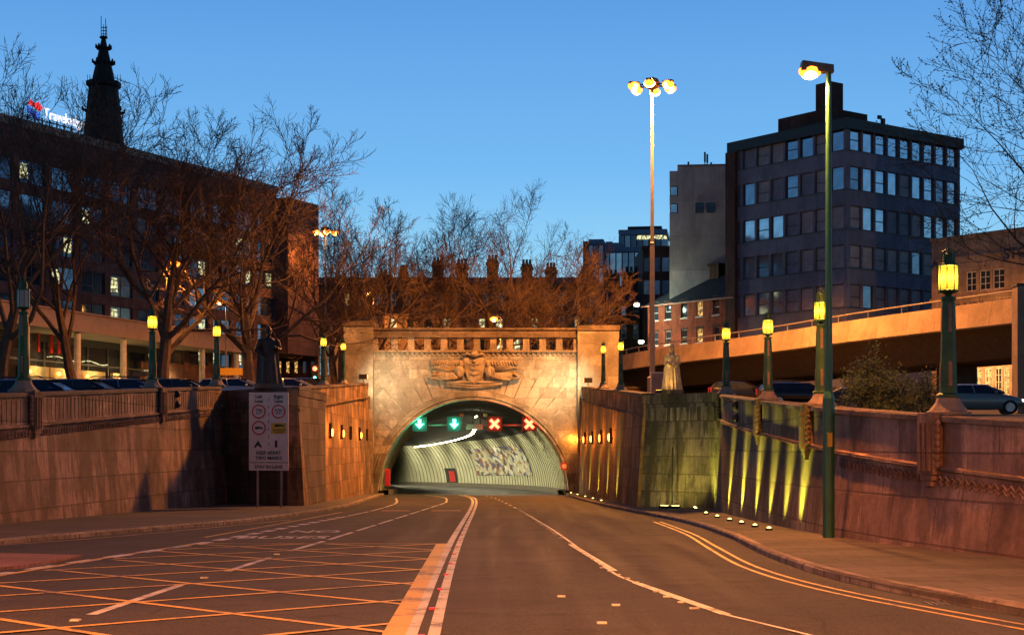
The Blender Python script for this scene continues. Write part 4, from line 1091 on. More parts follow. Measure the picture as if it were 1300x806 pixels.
def small_lamp(label, px_, Y, top, power, s=-1, r=0.08):
    x = X(px_, Y); z0 = D(Y)+0.2 if Y < 111 else 5.45; h = Z(top, Y)-z0
    t = thing('street_lamp', label, 'street lamp', (x+0.5*(-s), Y, z0), 0, 'orange street lamps on the upper level')
    mb = MB(); mb.lathe([(r*1.3, 0), (r*1.3, 1.2), (r*0.9, 1.3), (r*0.6, h+0.1)], 8); mb.tube([(0, 0, h+0.1), (s*0.25, 0, h+0.22), (s*0.5, 0, h+0.16)], 0.04, 6); obj('column', mb, M['steel'], t)
    mb = MB(); mb.box(s*0.3, s*0.8, -0.12, 0.12, h+0.08, h+0.2); hd = obj('lamp_head', mb, M['dark_metal'], t)
    mb = MB(); mb.ball((s*0.5, 0, h+0.0), (0.30, 0.24, 0.2), 10, 7); obj('lens', mb, M['sodium'], hd)
    mb = MB(); mb.ball((s*0.5, 0, h-0.04), (0.18, 0.25, 0.17), 10, 7); obj('bulb', mb, M['sodium_core'], hd)
    light('street_light', 'SPOT', (x, Y, z0+h-0.2), power, NA, None, 0.2, (x+0.01, Y, z0), 172, 0.3)
small_lamp('orange street lamp among the bare trees in front of the hotel', 222, 92, 335, 3800, 1)
small_lamp('orange street lamp above the middle of the portal parapet', 627, 116, 405, 5500, -1)
small_lamp('dim orange street lamp among the branches left of the portal', 467, 135, 372, 5000, -1)
small_lamp('faint orange street lamp beyond the trees right of the hotel car park', 279, 128, 384, 600, -1)

# traffic signal (left background)
t = thing('traffic_signal', 'red and green traffic signal beyond the wall left of the portal', 'traffic signal', (X(400, 105), 105, D(105)))
zr = Z(468, 105)-D(105)
mb = MB(); mb.tube([(0, 0, 0), (0, 0, zr+0.3)], 0.06, 6); obj('post', mb, M['dark_metal'], t)
mb = MB(); mb.box(-0.18, 0.18, -0.12, 0.1, zr-0.75, zr+0.28); obj('housing', mb, M['black'], t)
mb = MB(); mb.ball((0, -0.13, zr), (0.15, 0.06, 0.15), 10, 7); obj('red_lens', mb, M['sig_red'], t)
mb = MB(); mb.ball((0, -0.13, zr-0.6), (0.09, 0.05, 0.09), 10, 7); obj('green_lens', mb, M['sig_green'], t)

#@@PART3@@
# ---------------------------------------------------------------- building helpers
WM = {}
def window_mesh(w, h, style, frame, pane):
    key = (round(w, 2), round(h, 2), style, frame, pane)
    if key in WM: return WM[key]
    f = MB(); b = 0.06
    f.box(0, w, 0, 0.08, 0, b); f.box(0, w, 0, 0.08, h-b, h); f.box(0, b, 0, 0.08, b, h-b); f.box(w-b, w, 0, 0.08, b, h-b)
    if style == 'sash': f.box(b, w-b, -0.01, 0.07, h*0.45-0.035, h*0.45+0.035)
    if style == 'double': f.box(w/2-0.04, w/2+0.04, 0.002, 0.078, b, h-b); f.box(b, w/2-0.04, 0.002, 0.078, h*0.33-0.03, h*0.33+0.03)
    if style == 'grid':
        n = max(2, int(round(w/0.45)))
        for k in range(1, n): f.box(w*k/n-0.025, w*k/n+0.025, 0.002, 0.078, b, h-b)
        m = max(2, int(round(h/0.5)))
        for k in range(1, m): 
            for q in range(n): f.box(w*q/n+0.03, w*(q+1)/n-0.03, 0.01, 0.07, h*k/m-0.02, h*k/m+0.02)
    p = MB(); p.box(b*0.5, w-b*0.5, 0.045, 0.055, b*0.5, h-b*0.5)
    WM[key] = (mesh_of('window', f, M[frame]), mesh_of('pane', p, M[pane]))
    return WM[key]
def window(parent, x, y, z, w, h, rz=0, style='plain', frame='win_frame', pane='glass_sky', name='window'):
    a, b = window_mesh(w, h, style, frame, pane)
    o = obj(name, a, None, parent, loc=(x, y, z), rz=rz)
    q = obj('pane', b, None, o); return o
def facade(mb, L_, z0, z1, rows, cols, T=None, depth=0.3, x0=0):
    """wall with real openings: rows = [(z sill, z head)], cols = [(u0, u1)]"""
    old = mb.T; mb.T = T
    zc = z0
    for (zs, zh) in rows:
        mb.box(x0, L_, 0, depth, zc, zs)
        u = x0
        for (a, b) in cols:
            mb.box(u, a, 0.0, depth, zs, zh); u = b
        mb.box(u, L_, 0.0, depth, zs, zh)
        zc = zh
    mb.box(x0, L_, 0, depth, zc, z1)
    mb.T = old
SIDE = lambda: Matrix.Translation((0, 0, 0)) @ Matrix.Rotation(-PI/2, 4, 'Z')  # a facade run along local +y seen from -x (mirrored u)
rnd = random.Random(7)

# ---- dark office block on the right
gz0 = 5.45
cor_ = (28.05, 132.0)
off = thing('office_block', 'dark five storey office block with rows of pale windows, the tallest building on the right', 'building', (cor_[0], cor_[1], gz0), math.atan2(1, 1.33))
Lr, Ll = 15.1, 13.7
top = E+27.6-gz0
sills = [E+25.0-3.3*k-gz0 for k in range(5)][::-1]
rowsO = [(s, s+1.95) for s in sills]
colsR = [(0.45+1.61*k, 0.45+1.61*k+1.42) for k in range(9)]
colsL = [(0.35+1.72*k, 0.35+1.72*k+1.5) for k in range(7)]
mb = MB()
facade(mb, Lr, 0, top-0.9, rowsO, colsR)
TL = Matrix.Rotation(-PI/2, 4, 'Z')   # local +x -> -y ; reflect by building from Ll down
TL = Matrix.Translation((0, Ll, 0)) @ Matrix.Rotation(-PI/2, 4, 'Z')
facade(mb, Ll-0.302, 0, top-0.9, rowsO, [(Ll-b, Ll-a) for a, b in colsL][::-1], TL)
mb.box(Lr-0.3, Lr, 0.302, Ll, 0, top-0.9)
obj('wall', mb, M['navy_panel'], off)
mb = MB(); mb.box(-0.25, Lr+0.25, -0.25, Ll+0.2, top-0.9, top); mb.box(0.3, Lr-0.3, 0.3, Ll-0.3, top, top+0.05)
obj('roof_fascia', mb, M['dark_metal'], off)
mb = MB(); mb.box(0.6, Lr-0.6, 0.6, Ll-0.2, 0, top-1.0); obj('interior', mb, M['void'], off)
mb = MB()
for s in sills:
    mb.box(-0.05, Lr, -0.06, -0.004, s-0.08, s-0.01); mb.box(-0.06, -0.004, -0.05, Ll-0.3, s-0.08, s-0.01)
obj('sill_band', mb, M['win_frame_dark'], off)
# grey panels and dark pier at the far end of the left face
mb = MB(); 
for (a, b) in rowsO: mb.box(-0.03, -0.003, 12.45, Ll-0.9, a-0.02, b+0.02)
obj('cladding_panel', mb, M['grey_panel'], off)
mb = MB(); mb.box(-0.35, 0.4, Ll-0.9, Ll+0.3, 0, top-0.9); obj('end_pier', mb, M['dark_brick'], off)
pr = ['glass_sky', 'glass_sky', 'glass_sky', 'glass_dim', 'blind', 'curtain']
for r_, (s, h) in enumerate(rowsO):
    for k, (a, b) in enumerate(colsR):
        pane = rnd.choice(pr) if r_ > 1 else rnd.choice(['blind', 'glass_dim', 'curtain', 'blind'])
        if r_ == 4: pane = 'glass_sky'
        if (r_, k) in ((4, 8), (2, 7), (2, 8), (3, 6)): pane = 'glass_sky'
        window(off, a, 0.16, s, b-a, h-s, 0, 'sash' if k % 2 == 0 else 'plain', 'win_frame_dark', pane)
    for k, (a, b) in enumerate(colsL):
        pane = ['blind', 'blind', 'blind', 'curtain', 'glass_sky', 'glass_sky', 'glass_sky'][k] if r_ in (1, 2, 0) else rnd.choice(['glass_dim', 'curtain', 'blind', 'glass_dim'])
        window(off, 0.16, b, s, b-a, h-s, -PI/2, 'sash' if k % 2 else 'plain', 'win_frame_dark', pane)
mb = MB(); mb.box(0.4, 5.2, 2.2, 8.2, top+0.05, top+1.3); obj('roof_house', mb, M['dark_brick'], off)
mb = MB(); mb.box(1.6, 3.2, 3.2, 4.9, top+1.3, top+3.9); obj('lift_tower', mb, M['dark_brick'], off)
mb = MB(); mb.tube([(5.8, 1.2, top), (5.8, 1.2, top+1.1)], 0.05, 5); mb.box(5.4, 5.8, 1.1, 1.3, top+0.8, top+1.1); mb.box(5.95, 6.25, 1.1, 1.3, top+0.4, top+0.9); mb.tube([(2.4, 4, top+3.9), (2.4, 4, top+4.7)], 0.03, 4)
obj('aerial', mb, M['dark_metal'], off)

# ---- beige windowless block
bx = X(850, 150); t = thing('beige_tower', 'pale windowless concrete block with small roof aerials, left of the dark office block', 'building', (bx, 150, gz0), R(-6))
W_ = X(932, 150)-bx+1; tp = Z(212, 150)-gz0
mb = MB(); z1, z2 = Z(246, 150)-gz0, Z(236, 150)-gz0; z3, z4 = Z(268, 150)-gz0, Z(258, 150)-gz0
mb.box(0.8, W_, 0, 10, 0, tp); mb.box(0, 0.8, 0, 10, 0, z3-0.2); mb.box(0, 0.8, 0, 10, z4, z1-0.2); mb.box(0, 0.8, 0, 10, z2, tp-0.4)
obj('wall', mb, M['beige_render'], t)
mb = MB(); mb.box(0.75, W_+0.05, -0.06, 10.05, tp, tp+0.18); obj('parapet', mb, M['beam_beige'], t)
for zz in (z3-0.18, z1-0.18): window(t, 0.05, 0.1, zz, 0.7, 0.9, 0, 'plain', 'win_frame_dark', 'glass_sky')
for px_ in (882.5, 896): window(t, X(px_, 150)-bx, -0.1, Z(271, 150)-gz0, 0.8, 0.95, 0, 'sash', 'win_frame_dark', 'glass_dark')
mb = MB()
for px_, h in ((874, 0.8), (895, 1.7), (898, 1.5), (903, 0.7), (907, 0.5), (910, 0.5)):
    x = X(px_, 150)-bx; mb.tube([(x, 2, tp), (x, 2, tp+h)], 0.05, 5); mb.box(x-0.09, x+0.09, 1.9, 2.1, tp+h*0.45, tp+h)
obj('aerial', mb, M['dark_metal'], t)

# ---- brick pub
pb = thing('brick_building', 'small two storey red brick building with hipped slate roof, behind the flyover', 'building', (13.1, 152, gz0), math.atan2(-1, 0.753))
Lp = 11.6; ev = E+13.6-gz0
wz = [(Z(434, 146)-gz0, Z(416.5, 146)-gz0), (Z(401, 146)-gz0, Z(379.5, 146)-gz0)]
def u_of(px_):  # facade coordinate whose picture column is px_
    k = (px_-650)/F; c, s = 0.6015, -0.7989
    return (k*152-13.1)/(c-k*s)
cols = sorted([(u_of(c)-0.42, u_of(c)+0.42) for c in (832, 848, 868.5, 888, 909)])
mb = MB(); mb2 = MB(); facade(mb, Lp, 0, ev, wz, cols); mb.box(Lp-0.3, Lp, 0.3, 7, 0, ev)
obj('wall', mb, M['red_brick'], pb)
mb2.box(0.0, 0.3, 0.302, 7, 0, ev); mb2.box(-0.004, -0.002, 0, 0.3, 0, ev); obj('side_wall', mb2, M['white_brick'], pb, label='white painted side wall')
for zs, zh in wz:
    for k, (a, b) in enumerate(cols):
        o = window(pb, a, 0.1, zs, b-a, zh-zs, 0, 'sash', 'win_frame', 'lit_warm' if (zs < 9 and k == 3) else 'glass_dark')
        m_ = MB(); m_.box(a-0.08, b+0.08, -0.06, 0.0, zs-0.12, zs-0.02); obj('sill', m_, M['white_plaster'], pb)
        m_ = MB(); m_.box(a-0.12, b+0.12, -0.03, 0.0, zh, zh+0.2); obj('lintel', m_, M['dark_brick'], pb)
mb = MB(); ov = 0.4; rh = 2.7
vs = [(-ov, -ov, ev), (Lp+ov, -ov, ev), (Lp+ov, 7+ov, ev), (-ov, 7+ov, ev), (3.2, 3.5, ev+rh), (Lp-0.2, 3.5, ev+rh)]
mb.add(vs, [(0,1,5,4), (1,2,5), (2,3,4,5), (3,0,4), (3,2,1,0)]); rf = obj('roof', mb, M['slate'], pb)
mb = MB(); mb.box(-ov, Lp+ov, -ov-0.08, -ov, ev-0.12, ev+0.03); obj('gutter', mb, M['paint_red'], pb)
mb = MB(); mb.box(5.4, 6.6, 3.0, 3.9, ev+rh-0.6, ev+rh+0.9); mb.box(5.25, 6.75, 2.85, 4.05, ev+rh+0.9, ev+rh+1.1); obj('chimney', mb, M['dark_brick'], rf)
# wall floodlights
def wallflood(label, px_, py_, Y, power, col, mt, tgt):
    loc = (X(px_, Y), Y, Z(py_, Y)); t = thing('wall_floodlight', label, 'floodlight', loc)
    mb = MB(); mb.box(-0.3, 0.3, 0, 0.25, -0.18, 0.18); mb.tube([(0, 0.2, 0), (0.4, 0.9, -0.1)], 0.04, 5); obj('housing', mb, M['dark_metal'], t)
    mb = MB(); mb.ball((0, -0.03, 0), (0.25, 0.08, 0.15), 10, 7); obj('lens', mb, M[mt], t)
    light('flood_beam', 'POINT', (loc[0]-0.3, loc[1]-1.2, loc[2]-0.3), power, col, None, 0.2)
wallflood('green white floodlight on the pub corner, high above the flyover end', 808.5, 387, 150.3, 700, (0.7, 1.0, 0.75), 'mercury', None)
wallflood('bright white floodlight low beside the flyover rail, below the greenish one', 814, 434, 150.0, 500, (1.0, 0.85, 0.5), 'mercury', None)

# ---- dark house cluster and mid brick block between mast and trees
def simple_block(name, label, px0, px1, Y, ptop, depth, mat, rows, ncol, wfrac=0.5, hfrac=0.55, panes=('glass_dim',), frame='win_frame_dark', style='sash', rz=0.0, cornice=True, z0=gz0, cat='building', litp=0.0):
    x0, x1 = X(px0, Y), X(px1, Y); W = x1-x0; H = Z(ptop, Y)-z0
    t = thing(name, label, cat, (x0, Y, z0), rz)
    zrows = [(Z(b, Y)-z0, Z(a, Y)-z0) for a, b in rows][::-1]; cw = W/ncol
    cols = [(cw*(k+0.5-wfrac/2), cw*(k+0.5+wfrac/2)) for k in range(ncol)]
    mb = MB(); facade(mb, W, 0, H, zrows, cols); mb.box(0, 0.3, 0.3, depth, 0, H); mb.box(W-0.3, W, 0.3, depth, 0, H); mb.box(0.3, W-0.3, 0.3, depth, H-0.3, H)
    obj('wall', mb, mat, t)
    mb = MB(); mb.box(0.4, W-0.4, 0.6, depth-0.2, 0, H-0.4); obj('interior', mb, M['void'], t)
    if cornice: mb = MB(); mb.box(-0.12, W+0.12, -0.15, -0.003, H-0.45, H-0.15); obj('cornice', mb, mat, t)
    for zs, zh in zrows:
        for a, b in cols:
            pn = rnd.choice(panes)
            if rnd.random() < litp: pn = 'lit_warm'
            window(t, a, 0.1, zs, b-a, zh-zs, 0, style, frame, pn)
    return t, W, H
simple_block('office_building', 'narrow brown block with two rows of grey windows, between the mast and the beige tower', 816, 851, 172, 312, 12, M['dark_brick'], [(326, 345), (355, 374)], 3, 0.86, panes=('glass_sky', 'glass_dim'), style='plain')
t, W, H = simple_block('town_house', 'dark gabled house with tall chimneys and one small lit window, behind the mast foot', 738, 815, 176, 385, 9, M['warehouse'], [(388, 401), (412, 430)], 5, 0.4, panes=('glass_dark', 'glass_dim'), frame='win_frame', cornice=False)
mb = MB(); mb.add([(-0.3, -0.3, H), (W+0.3, -0.3, H), (W+0.3, 9.3, H), (-0.3, 9.3, H), (0.2, 4.5, H+2.4), (W-0.2, 4.5, H+2.4)], [(0,1,5,4), (1,2,5), (2,3,4,5), (3,0,4), (3,2,1,0)]); rf = obj('roof', mb, M['slate'], t)
for px_, pt in ((779, 345), (805, 341)):
    x = X(px_, 176)-X(738, 176); mb = MB(); mb.box(x-0.95, x+0.95, 3.4, 5.0, H+1.2, Z(pt, 176)-gz0); 
    for q in (-0.5, 0, 0.5): mb.lathe([(0.17, 0), (0.14, 0.7)], 8, (x+q, 4.2, Z(pt, 176)-gz0))
    obj('chimney', mb, M['dark_brick'], rf)

# ---- glass complex far behind
gl = thing('glass_block', 'distant blue glass office complex stepping up behind the mast', 'building', (X(742, 235), 235, gz0), R(-8))
def gpart(nm, a, b, y0, dep, ptop, rows, n, panes, mat='dim_frame'):
    Y = 235; x0, x1 = X(a, Y)-X(742, Y), X(b, Y)-X(742, Y); H = Z(ptop, Y)-gz0
    mb = MB(); mb.box(x0+0.15, x1-0.15, y0+0.15, y0+dep, 0, H-0.15); mb.box(x0, x1, y0, y0+dep, H-0.6, H)
    for r_ in range(rows+1): mb.box(x0, x1, y0, y0+0.14, H-0.75-3.4*r_, H-0.6-3.4*r_)
    obj(nm, mb, M['blue_grey'], gl)
    for r_ in range(rows):
        for k in range(n):
            w = (x1-x0)/n; window(gl, x0+w*k+0.03, y0-0.02, H-0.72-3.4*(r_+1)+0.15, w-0.06, 3.1, 0, 'plain', 'win_frame_dark', rnd.choice(panes))
gpart('front_wing', 747, 766, 0, 12, 304, 6, 3, ('glass_sky', 'glass_dim', 'glass_dim', 'glass_hotel'))
gpart('main_wing', 764, 852, 3, 14, 311, 5, 11, ('glass_sky', 'glass_sky', 'glass_sky', 'glass_dim'))
gpart('upper_block', 779, 843, 10, 10, 281, 3, 8, ('glass_hotel', 'glass_hotel', 'glass_dim'))
gpart('side_block', 742, 784, 8, 10, 300, 1, 5, ('glass_hotel', 'glass_dim'))
mb = MB(); x0 = X(790, 235)-X(742, 235); mb.box(x0, x0+5.3, 12, 18, 0, Z(274.5, 235)-gz0); mb.box(x0-7, x0-5.5, 12, 14, 0, Z(293, 235)-gz0); mb.box(x0-3.4, x0-2.4, 12, 14, 0, Z(294, 235)-gz0); obj('plant_room', mb, M['dark_metal'], gl)
mb = MB(); x1 = X(845, 235)-X(742, 235); x0 = X(807, 235)-X(742, 235); mb.box(x0, x1, 2.9, 3.0, Z(302, 235)-gz0, Z(297, 235)-gz0); obj('lit_clerestory', mb, M['lit_pale'], gl)

# ---- stone pub and hall on the far right, beyond the bridge
ps = thing('stone_building', 'pale stone corner building with dark wall lettering, far right beyond the flyover', 'building', (33.3, 125, gz0), math.atan2(-1, 0.753))
Ls = 17.0; hs = Z(307, 125)-gz0
def us(px_): k = (px_-650)/F; c, s = 0.6015, -0.7989; return (k*125-33.3)/(c-k*s)
def zs_(py, u): Y = 125-0.7989*u; return Z(py, Y)-gz0
wc = [(us(1192), us(1203)), (us(1226), us(1239)), (us(1243), us(1257)), (us(1260), us(1275))]
uw = [(us(1224), us(1233)), (us(1237), us(1246)), (us(1250), us(1259)), (us(1263), us(1271)), (us(1274), us(1281))]
mb = MB()
zr0 = [(zs_(503, 6), zs_(467, 6))]; zr1 = [(zs_(368, 5), zs_(343, 5))]
facade(mb, Ls, 0, zr1[0][0]-2.0, zr0, uw); 
old = zr1[0][0]-2.0
facade(mb, Ls, old, hs, zr1, wc); mb.box(0, 0.3, 0.3, 12, 0, hs)
obj('wall', mb, M['pale_stone'], ps)
mb = MB(); mb.box(-0.1, Ls, -0.12, -0.003, zr1[0][0]-0.55, zr1[0][0]-0.35); mb.box(-0.1, Ls, -0.10, 0.4, hs, hs+0.22); mb.box(-0.02, Ls, -0.08, -0.003, zr1[0][1]+1.1, zr1[0][1]+1.25); obj('cornice', mb, M['pale_stone'], ps)
for a, b in wc: window(ps, a, 0.12, zr1[0][0], b-a, zr1[0][1]-zr1[0][0], 0, 'grid', 'white_plaster', 'glass_dark')
for k, (a, b) in enumerate(uw): window(ps, a, 0.08, zr0[0][0], b-a, zr0[0][1]-zr0[0][0], 0, 'grid', 'white_plaster', 'lit_warm' if k in (1, 2, 4) else 'glass_dark')
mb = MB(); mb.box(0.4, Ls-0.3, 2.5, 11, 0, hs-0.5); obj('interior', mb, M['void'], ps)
uS = us(1288)
mb = text_mb('STOCK', 1.15, standT(uS+0.9, -0.05, zs_(322, uS)), 0.04, sx=1.0); text_mb('A', 1.0, standT(us(1187.5), -0.05, zs_(335, 1)), 0.04, mb=mb)
obj('wall_lettering', mb, M['letter_dark'], ps)
mb = text_mb('CLUBS & METALS', 1.15, standT(us(1258)+0.5, -0.05, zr1[0][0]-1.35), 0.04); obj('wall_lettering', mb, M['letter_dark'], ps)
mb = text_mb('FREE HOUSE', 0.55, standT(us(1252), -0.05, zs_(458, 6)), 0.03); obj('sign_lettering', mb, M['letter_dark'], ps)
light('pub_light', 'POINT', (ps.location[0]+0.6015*6-0.8*2.5, ps.location[1]-0.8*6-0.6*2.5, Z(462, 118)), 900, (1, 0.55, 0.2), None, 0.3)

# ---- flyover
BR = [(6.0, 160), (9.4, 135), (12.9, 122.5), (17.5, 110), (21.1, 98), (24.2, 89.5), (27.6, 81), (33, 68), (41, 52)]
bp = resample(BR, 3); bn = normals(bp, 1)
fo = thing('flyover', 'concrete flyover with orange lit parapet and dark underside, curving in from the right', 'bridge', (bp[0][0], bp[0][1], gz0))
zt0 = E+7.9
def bo(p, n, o, z): return (p[0]+n[0]*o, p[1]+n[1]*o, z)
mb = MB(); mb.grid([[bo(p, n, 0.25, zt0-1.32), bo(p, n, 0, zt0-0.02), bo(p, n, -0.02, zt0), bo(p, n, -0.3, zt0), bo(p, n, -0.3, zt0-0.9)] for p, n in zip(bp, bn)])
obj('parapet', mb, M['bridge_concrete'], fo, True)
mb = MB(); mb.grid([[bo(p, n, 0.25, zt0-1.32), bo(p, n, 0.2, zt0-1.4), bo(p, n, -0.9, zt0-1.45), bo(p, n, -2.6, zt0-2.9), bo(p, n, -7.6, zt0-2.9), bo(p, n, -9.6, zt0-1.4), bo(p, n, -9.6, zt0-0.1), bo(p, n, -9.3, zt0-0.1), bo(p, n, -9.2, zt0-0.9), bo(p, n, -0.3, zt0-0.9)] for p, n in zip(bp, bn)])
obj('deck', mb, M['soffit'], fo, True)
Lb = plen(bp); s = 1.0
while s < Lb:
    p, n, d = at_dist(bp, bn, s); a = bo(p, n, -0.15, zt0)
    mb = MB(); mb.tube([a, (a[0], a[1], zt0+0.42)], 0.035, 5); obj('rail_post', mb, M['steel'], fo, True); s += 3.6
mb = MB(); mb.tube([bo(p, n, -0.15, zt0+0.42) for p, n in zip(bp, bn)], 0.05, 6); obj('rail', mb, M['steel'], fo, True)
mb = MB()
for s_ in (12.0, 42.0, 68.0, 90.0):
    p, n, d = at_dist(bp, bn, s_); a = bo(p, n, -5, 0)
    mb = MB(); mb.box(a[0]-1.1, a[0]+1.1, a[1]-0.5, a[1]+0.5, D(min(a[1], 103))-0.2, zt0-2.85); obj('pier', mb, M['soffit'], fo, True)
# abutment wall closes the dark space beneath
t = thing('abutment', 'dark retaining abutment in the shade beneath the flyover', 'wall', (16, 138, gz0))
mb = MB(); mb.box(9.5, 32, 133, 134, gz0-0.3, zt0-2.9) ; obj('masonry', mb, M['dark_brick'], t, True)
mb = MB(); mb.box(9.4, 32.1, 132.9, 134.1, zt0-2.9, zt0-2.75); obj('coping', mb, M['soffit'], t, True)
# concrete pillar at the right frame edge
xp = X(1296, 72); t = thing('concrete_pillar', 'tall reddish concrete pillar with a pipe at the right edge of the view', 'pillar', (xp, 72, D(72)))
hp = Z(364, 72)-D(72)
mb = MB(); mb.box(-0.25, 0.35, -0.3, 0.5, 0, hp); obj('shaft', mb, M['red_brick'], t) if False else obj('shaft', mb, M['bridge_concrete'], t)
mb = MB(); mb.tube([(0.18, -0.38, 0), (0.18, -0.38, hp)], 0.06, 8); obj('downpipe', mb, M['steel'], t)
mb = MB(); mb.box(-0.3, 0.4, -0.33, 0.53, hp, hp+0.12); obj('cap', mb, M['soffit'], t)

# ---- terrace of brown houses with chimneys behind the portal
t, W, H = simple_block('terrace', 'long brown brick terrace with tall chimneys, behind the bare trees over the portal', 392, 762, 168, 360, 10, M['warehouse'], [(372, 388), (402, 420), (434, 452)], 19, 0.34, panes=('glass_dark', 'glass_dim', 'glass_dark', 'curtain'), frame='win_frame', litp=0.04)
mb = MB(); mb.add([(-0.3, -0.3, H), (W+0.3, -0.3, H), (W+0.3, 10.3, H), (-0.3, 10.3, H), (0.2, 5, H+1.2), (W-0.2, 5, H+1.2)], [(0,1,5,4), (1,2,5), (2,3,4,5), (3,0,4), (3,2,1,0)]); rf = obj('roof', mb, M['slate'], t)
x00 = X(392, 168)
for px_, pt, w_ in ((430, 353, 9), (448, 350, 7), (488, 347, 9), (511, 341, 5), (555, 331, 7), (586, 333, 7), (625, 328, 7), (669, 334, 7), (700, 338, 7), (745, 342, 8)):
    x = X(px_, 168)-x00; ww = w_*168/F; mb = MB(); hh = Z(pt, 168)-gz0
    mb.box(x-ww, x+ww, 1.0, 2.6, H, hh); mb.box(x-ww-0.12, x+ww+0.12, 0.9, 2.7, hh-0.5, hh-0.3)
    ch = obj('chimney', mb, M['warehouse'], rf)
    m_ = MB()
    for q in range(3): m_.lathe([(0.16, 0), (0.12, 0.6)], 8, (x+(q-1)*ww*0.6, 1.8, hh))
    obj('chimney_pot', m_, M['soffit'], ch)
# pale lit ground-floor facade directly behind the parapet
t, W, H = simple_block('shop_front', 'low pale lit building seen through the parapet openings over the arch', 488, 690, 140, 398, 8, M['pale_stone'], [(404, 416), (430, 450)], 9, 0.4, panes=('glass_dark', 'lit_pale'), style='plain', frame='win_frame')
# small kiosk with cool lit windows left of the portal
t, W, H = simple_block('kiosk', 'small cool lit glazed unit behind the lamp standards left of the portal', 404, 424, 128, 428, 3, M['beam_beige'], [(432, 478)], 4, 0.7, panes=('lit_cool', 'glass_dim'), style='plain')

simple_block('low_building', 'low dark building with warm windows between the hotel end and the portal', 318, 402, 156, 448, 8, M['dark_brick'], [(458, 474)], 8, 0.5, panes=('glass_dark', 'lit_warm', 'glass_dim'), style='plain')
# ---- ornate orange-lit gable
og = thing('gabled_building', 'tall narrow ornate stone gable glowing orange at the right end of the hotel', 'building', (X(378, 178), 178, gz0))
W = X(399, 178)-X(378, 178); H = Z(372, 178)-gz0
mb = MB(); facade(mb, W, 0, H, [(H*0.35, H*0.5), (H*0.62, H*0.78)], [(W*0.2, W*0.42), (W*0.58, W*0.8)]); mb.box(0, 0.3, 0.3, 8, 0, H); mb.box(W-0.3, W, 0.3, 8, 0, H)
obj('wall', mb, M['pale_stone'], og)
for a, b in ((W*0.2, W*0.42), (W*0.58, W*0.8)):
    window(og, a, 0.1, H*0.35, b-a, H*0.15, 0, 'sash', 'win_frame', 'glass_dark'); window(og, a, 0.1, H*0.62, b-a, H*0.16, 0, 'sash', 'win_frame', 'glass_dark')
mb = MB(); vs = []
prof = [(0, H), (W, H), (W, H+0.8), (W*0.82, H+1.0), (W*0.78, H+2.2), (W*0.62, H+2.5), (W*0.58, H+3.3), (W*0.5, H+3.9), (W*0.42, H+3.3), (W*0.38, H+2.5), (W*0.22, H+2.2), (W*0.18, H+1.0), (0, H+0.8)]
n_ = len(prof); mb.add([(x, -0.05, z) for x, z in prof]+[(x, 0.5, z) for x, z in prof], [tuple(range(n_)), tuple(range(n_, 2*n_))[::-1]]+[(i, n_+i, n_+(i+1) % n_, (i+1) % n_) for i in range(n_)])
obj('gable', mb, M['pale_stone'], og)
mb = MB(); [mb.box(-0.15, W+0.15, -0.2, -0.06, z, z+0.25) for z in (H*0.3, H*0.56, H*0.84, H-0.2)]; obj('cornice', mb, M['pale_stone'], og)
light('gable_light', 'POINT', (X(396, 171), 171, Z(430, 171)), 2600, NA, None, 0.4)

# ---------------------------------------------------------------- hotel
ha = math.atan2(-1, -0.475)       # direction from far end towards the viewer
hx, hy = -22.4, 150.0
ang = math.atan2(1, 0.475)
hl = 66.0; ux, uy = 0.475/1.107, 1/1.107
ox, oy = hx-ux*hl, hy-uy*hl
ht = thing('hotel', 'long dark multi storey hotel slab with scattered lit windows behind the left trees', 'hotel', (ox, oy, gz0), ang)
# local +x runs away from the viewer, outward side faces local -y (towards the road)
topH = E+24.7-gz0; pit = 2.56
rows = []
z_ = topH-2.9
for k in range(6): rows.append((z_-1.75-pit*k, z_-pit*k))
rows = rows[::-1]
nb = 19; bw = hl/nb
cols = [(bw*k+0.35, bw*k+bw-0.35) for k in range(nb)]
keep = [c for c in cols if c[0] > 18][:17]
# windows drop out in the part that lies outside the photo
mb = MB(); facade(mb, hl, 0, topH, rows, keep); mb.box(0, 0.3, 0.3, 14, 0, topH); mb.box(hl-0.3, hl, 0.3, 14, 0, topH); mb.box(0.3, hl-0.3, 0.3, 14, topH-0.4, topH)
obj('wall', mb, M['hotel_brick'], ht)
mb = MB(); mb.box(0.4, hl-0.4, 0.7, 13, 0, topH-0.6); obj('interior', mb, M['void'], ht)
mb = MB(); mb.box(-0.1, hl+0.1, -0.12, -0.003, topH-0.5, topH+0.12); obj('roof_edge', mb, M['beam_beige'], ht)
rh_ = random.Random(11)
litset = {}
for r_, (a, b) in enumerate(rows):
    for k, (u0, u1) in enumerate(keep):
        lit = rh_.random() < 0.2
        h2 = (u1-u0)/2
        o = window(ht, u0, 0.12, a, u1-u0, b-a, 0, 'double', 'win_frame_dark', 'glass_hotel' if rh_.random() < 0.6 else 'glass_dim')
        if lit:
            m_ = MB(); s0 = 0.15 if rh_.random() < 0.5 else h2+0.15; m_.box(s0, s0+h2*0.62, 0.03, 0.04, 0.35, b-a-0.25)
            key = ('litp', s0 < 0.2)
            if key not in WM: WM[key] = mesh_of('lit_pane', m_, M['lit_pale'])
            obj('lit_pane', WM[key], None, o)
# stair tower
mb = MB(); sw = 2.6
xT0 = hl; mb.box(hl-0.2, hl+5.2, -1.4, 9, Z(447, 147)-gz0, Z(250, 149)-gz0)
obj('stair_tower', mb, M['hotel_brick'], ht)
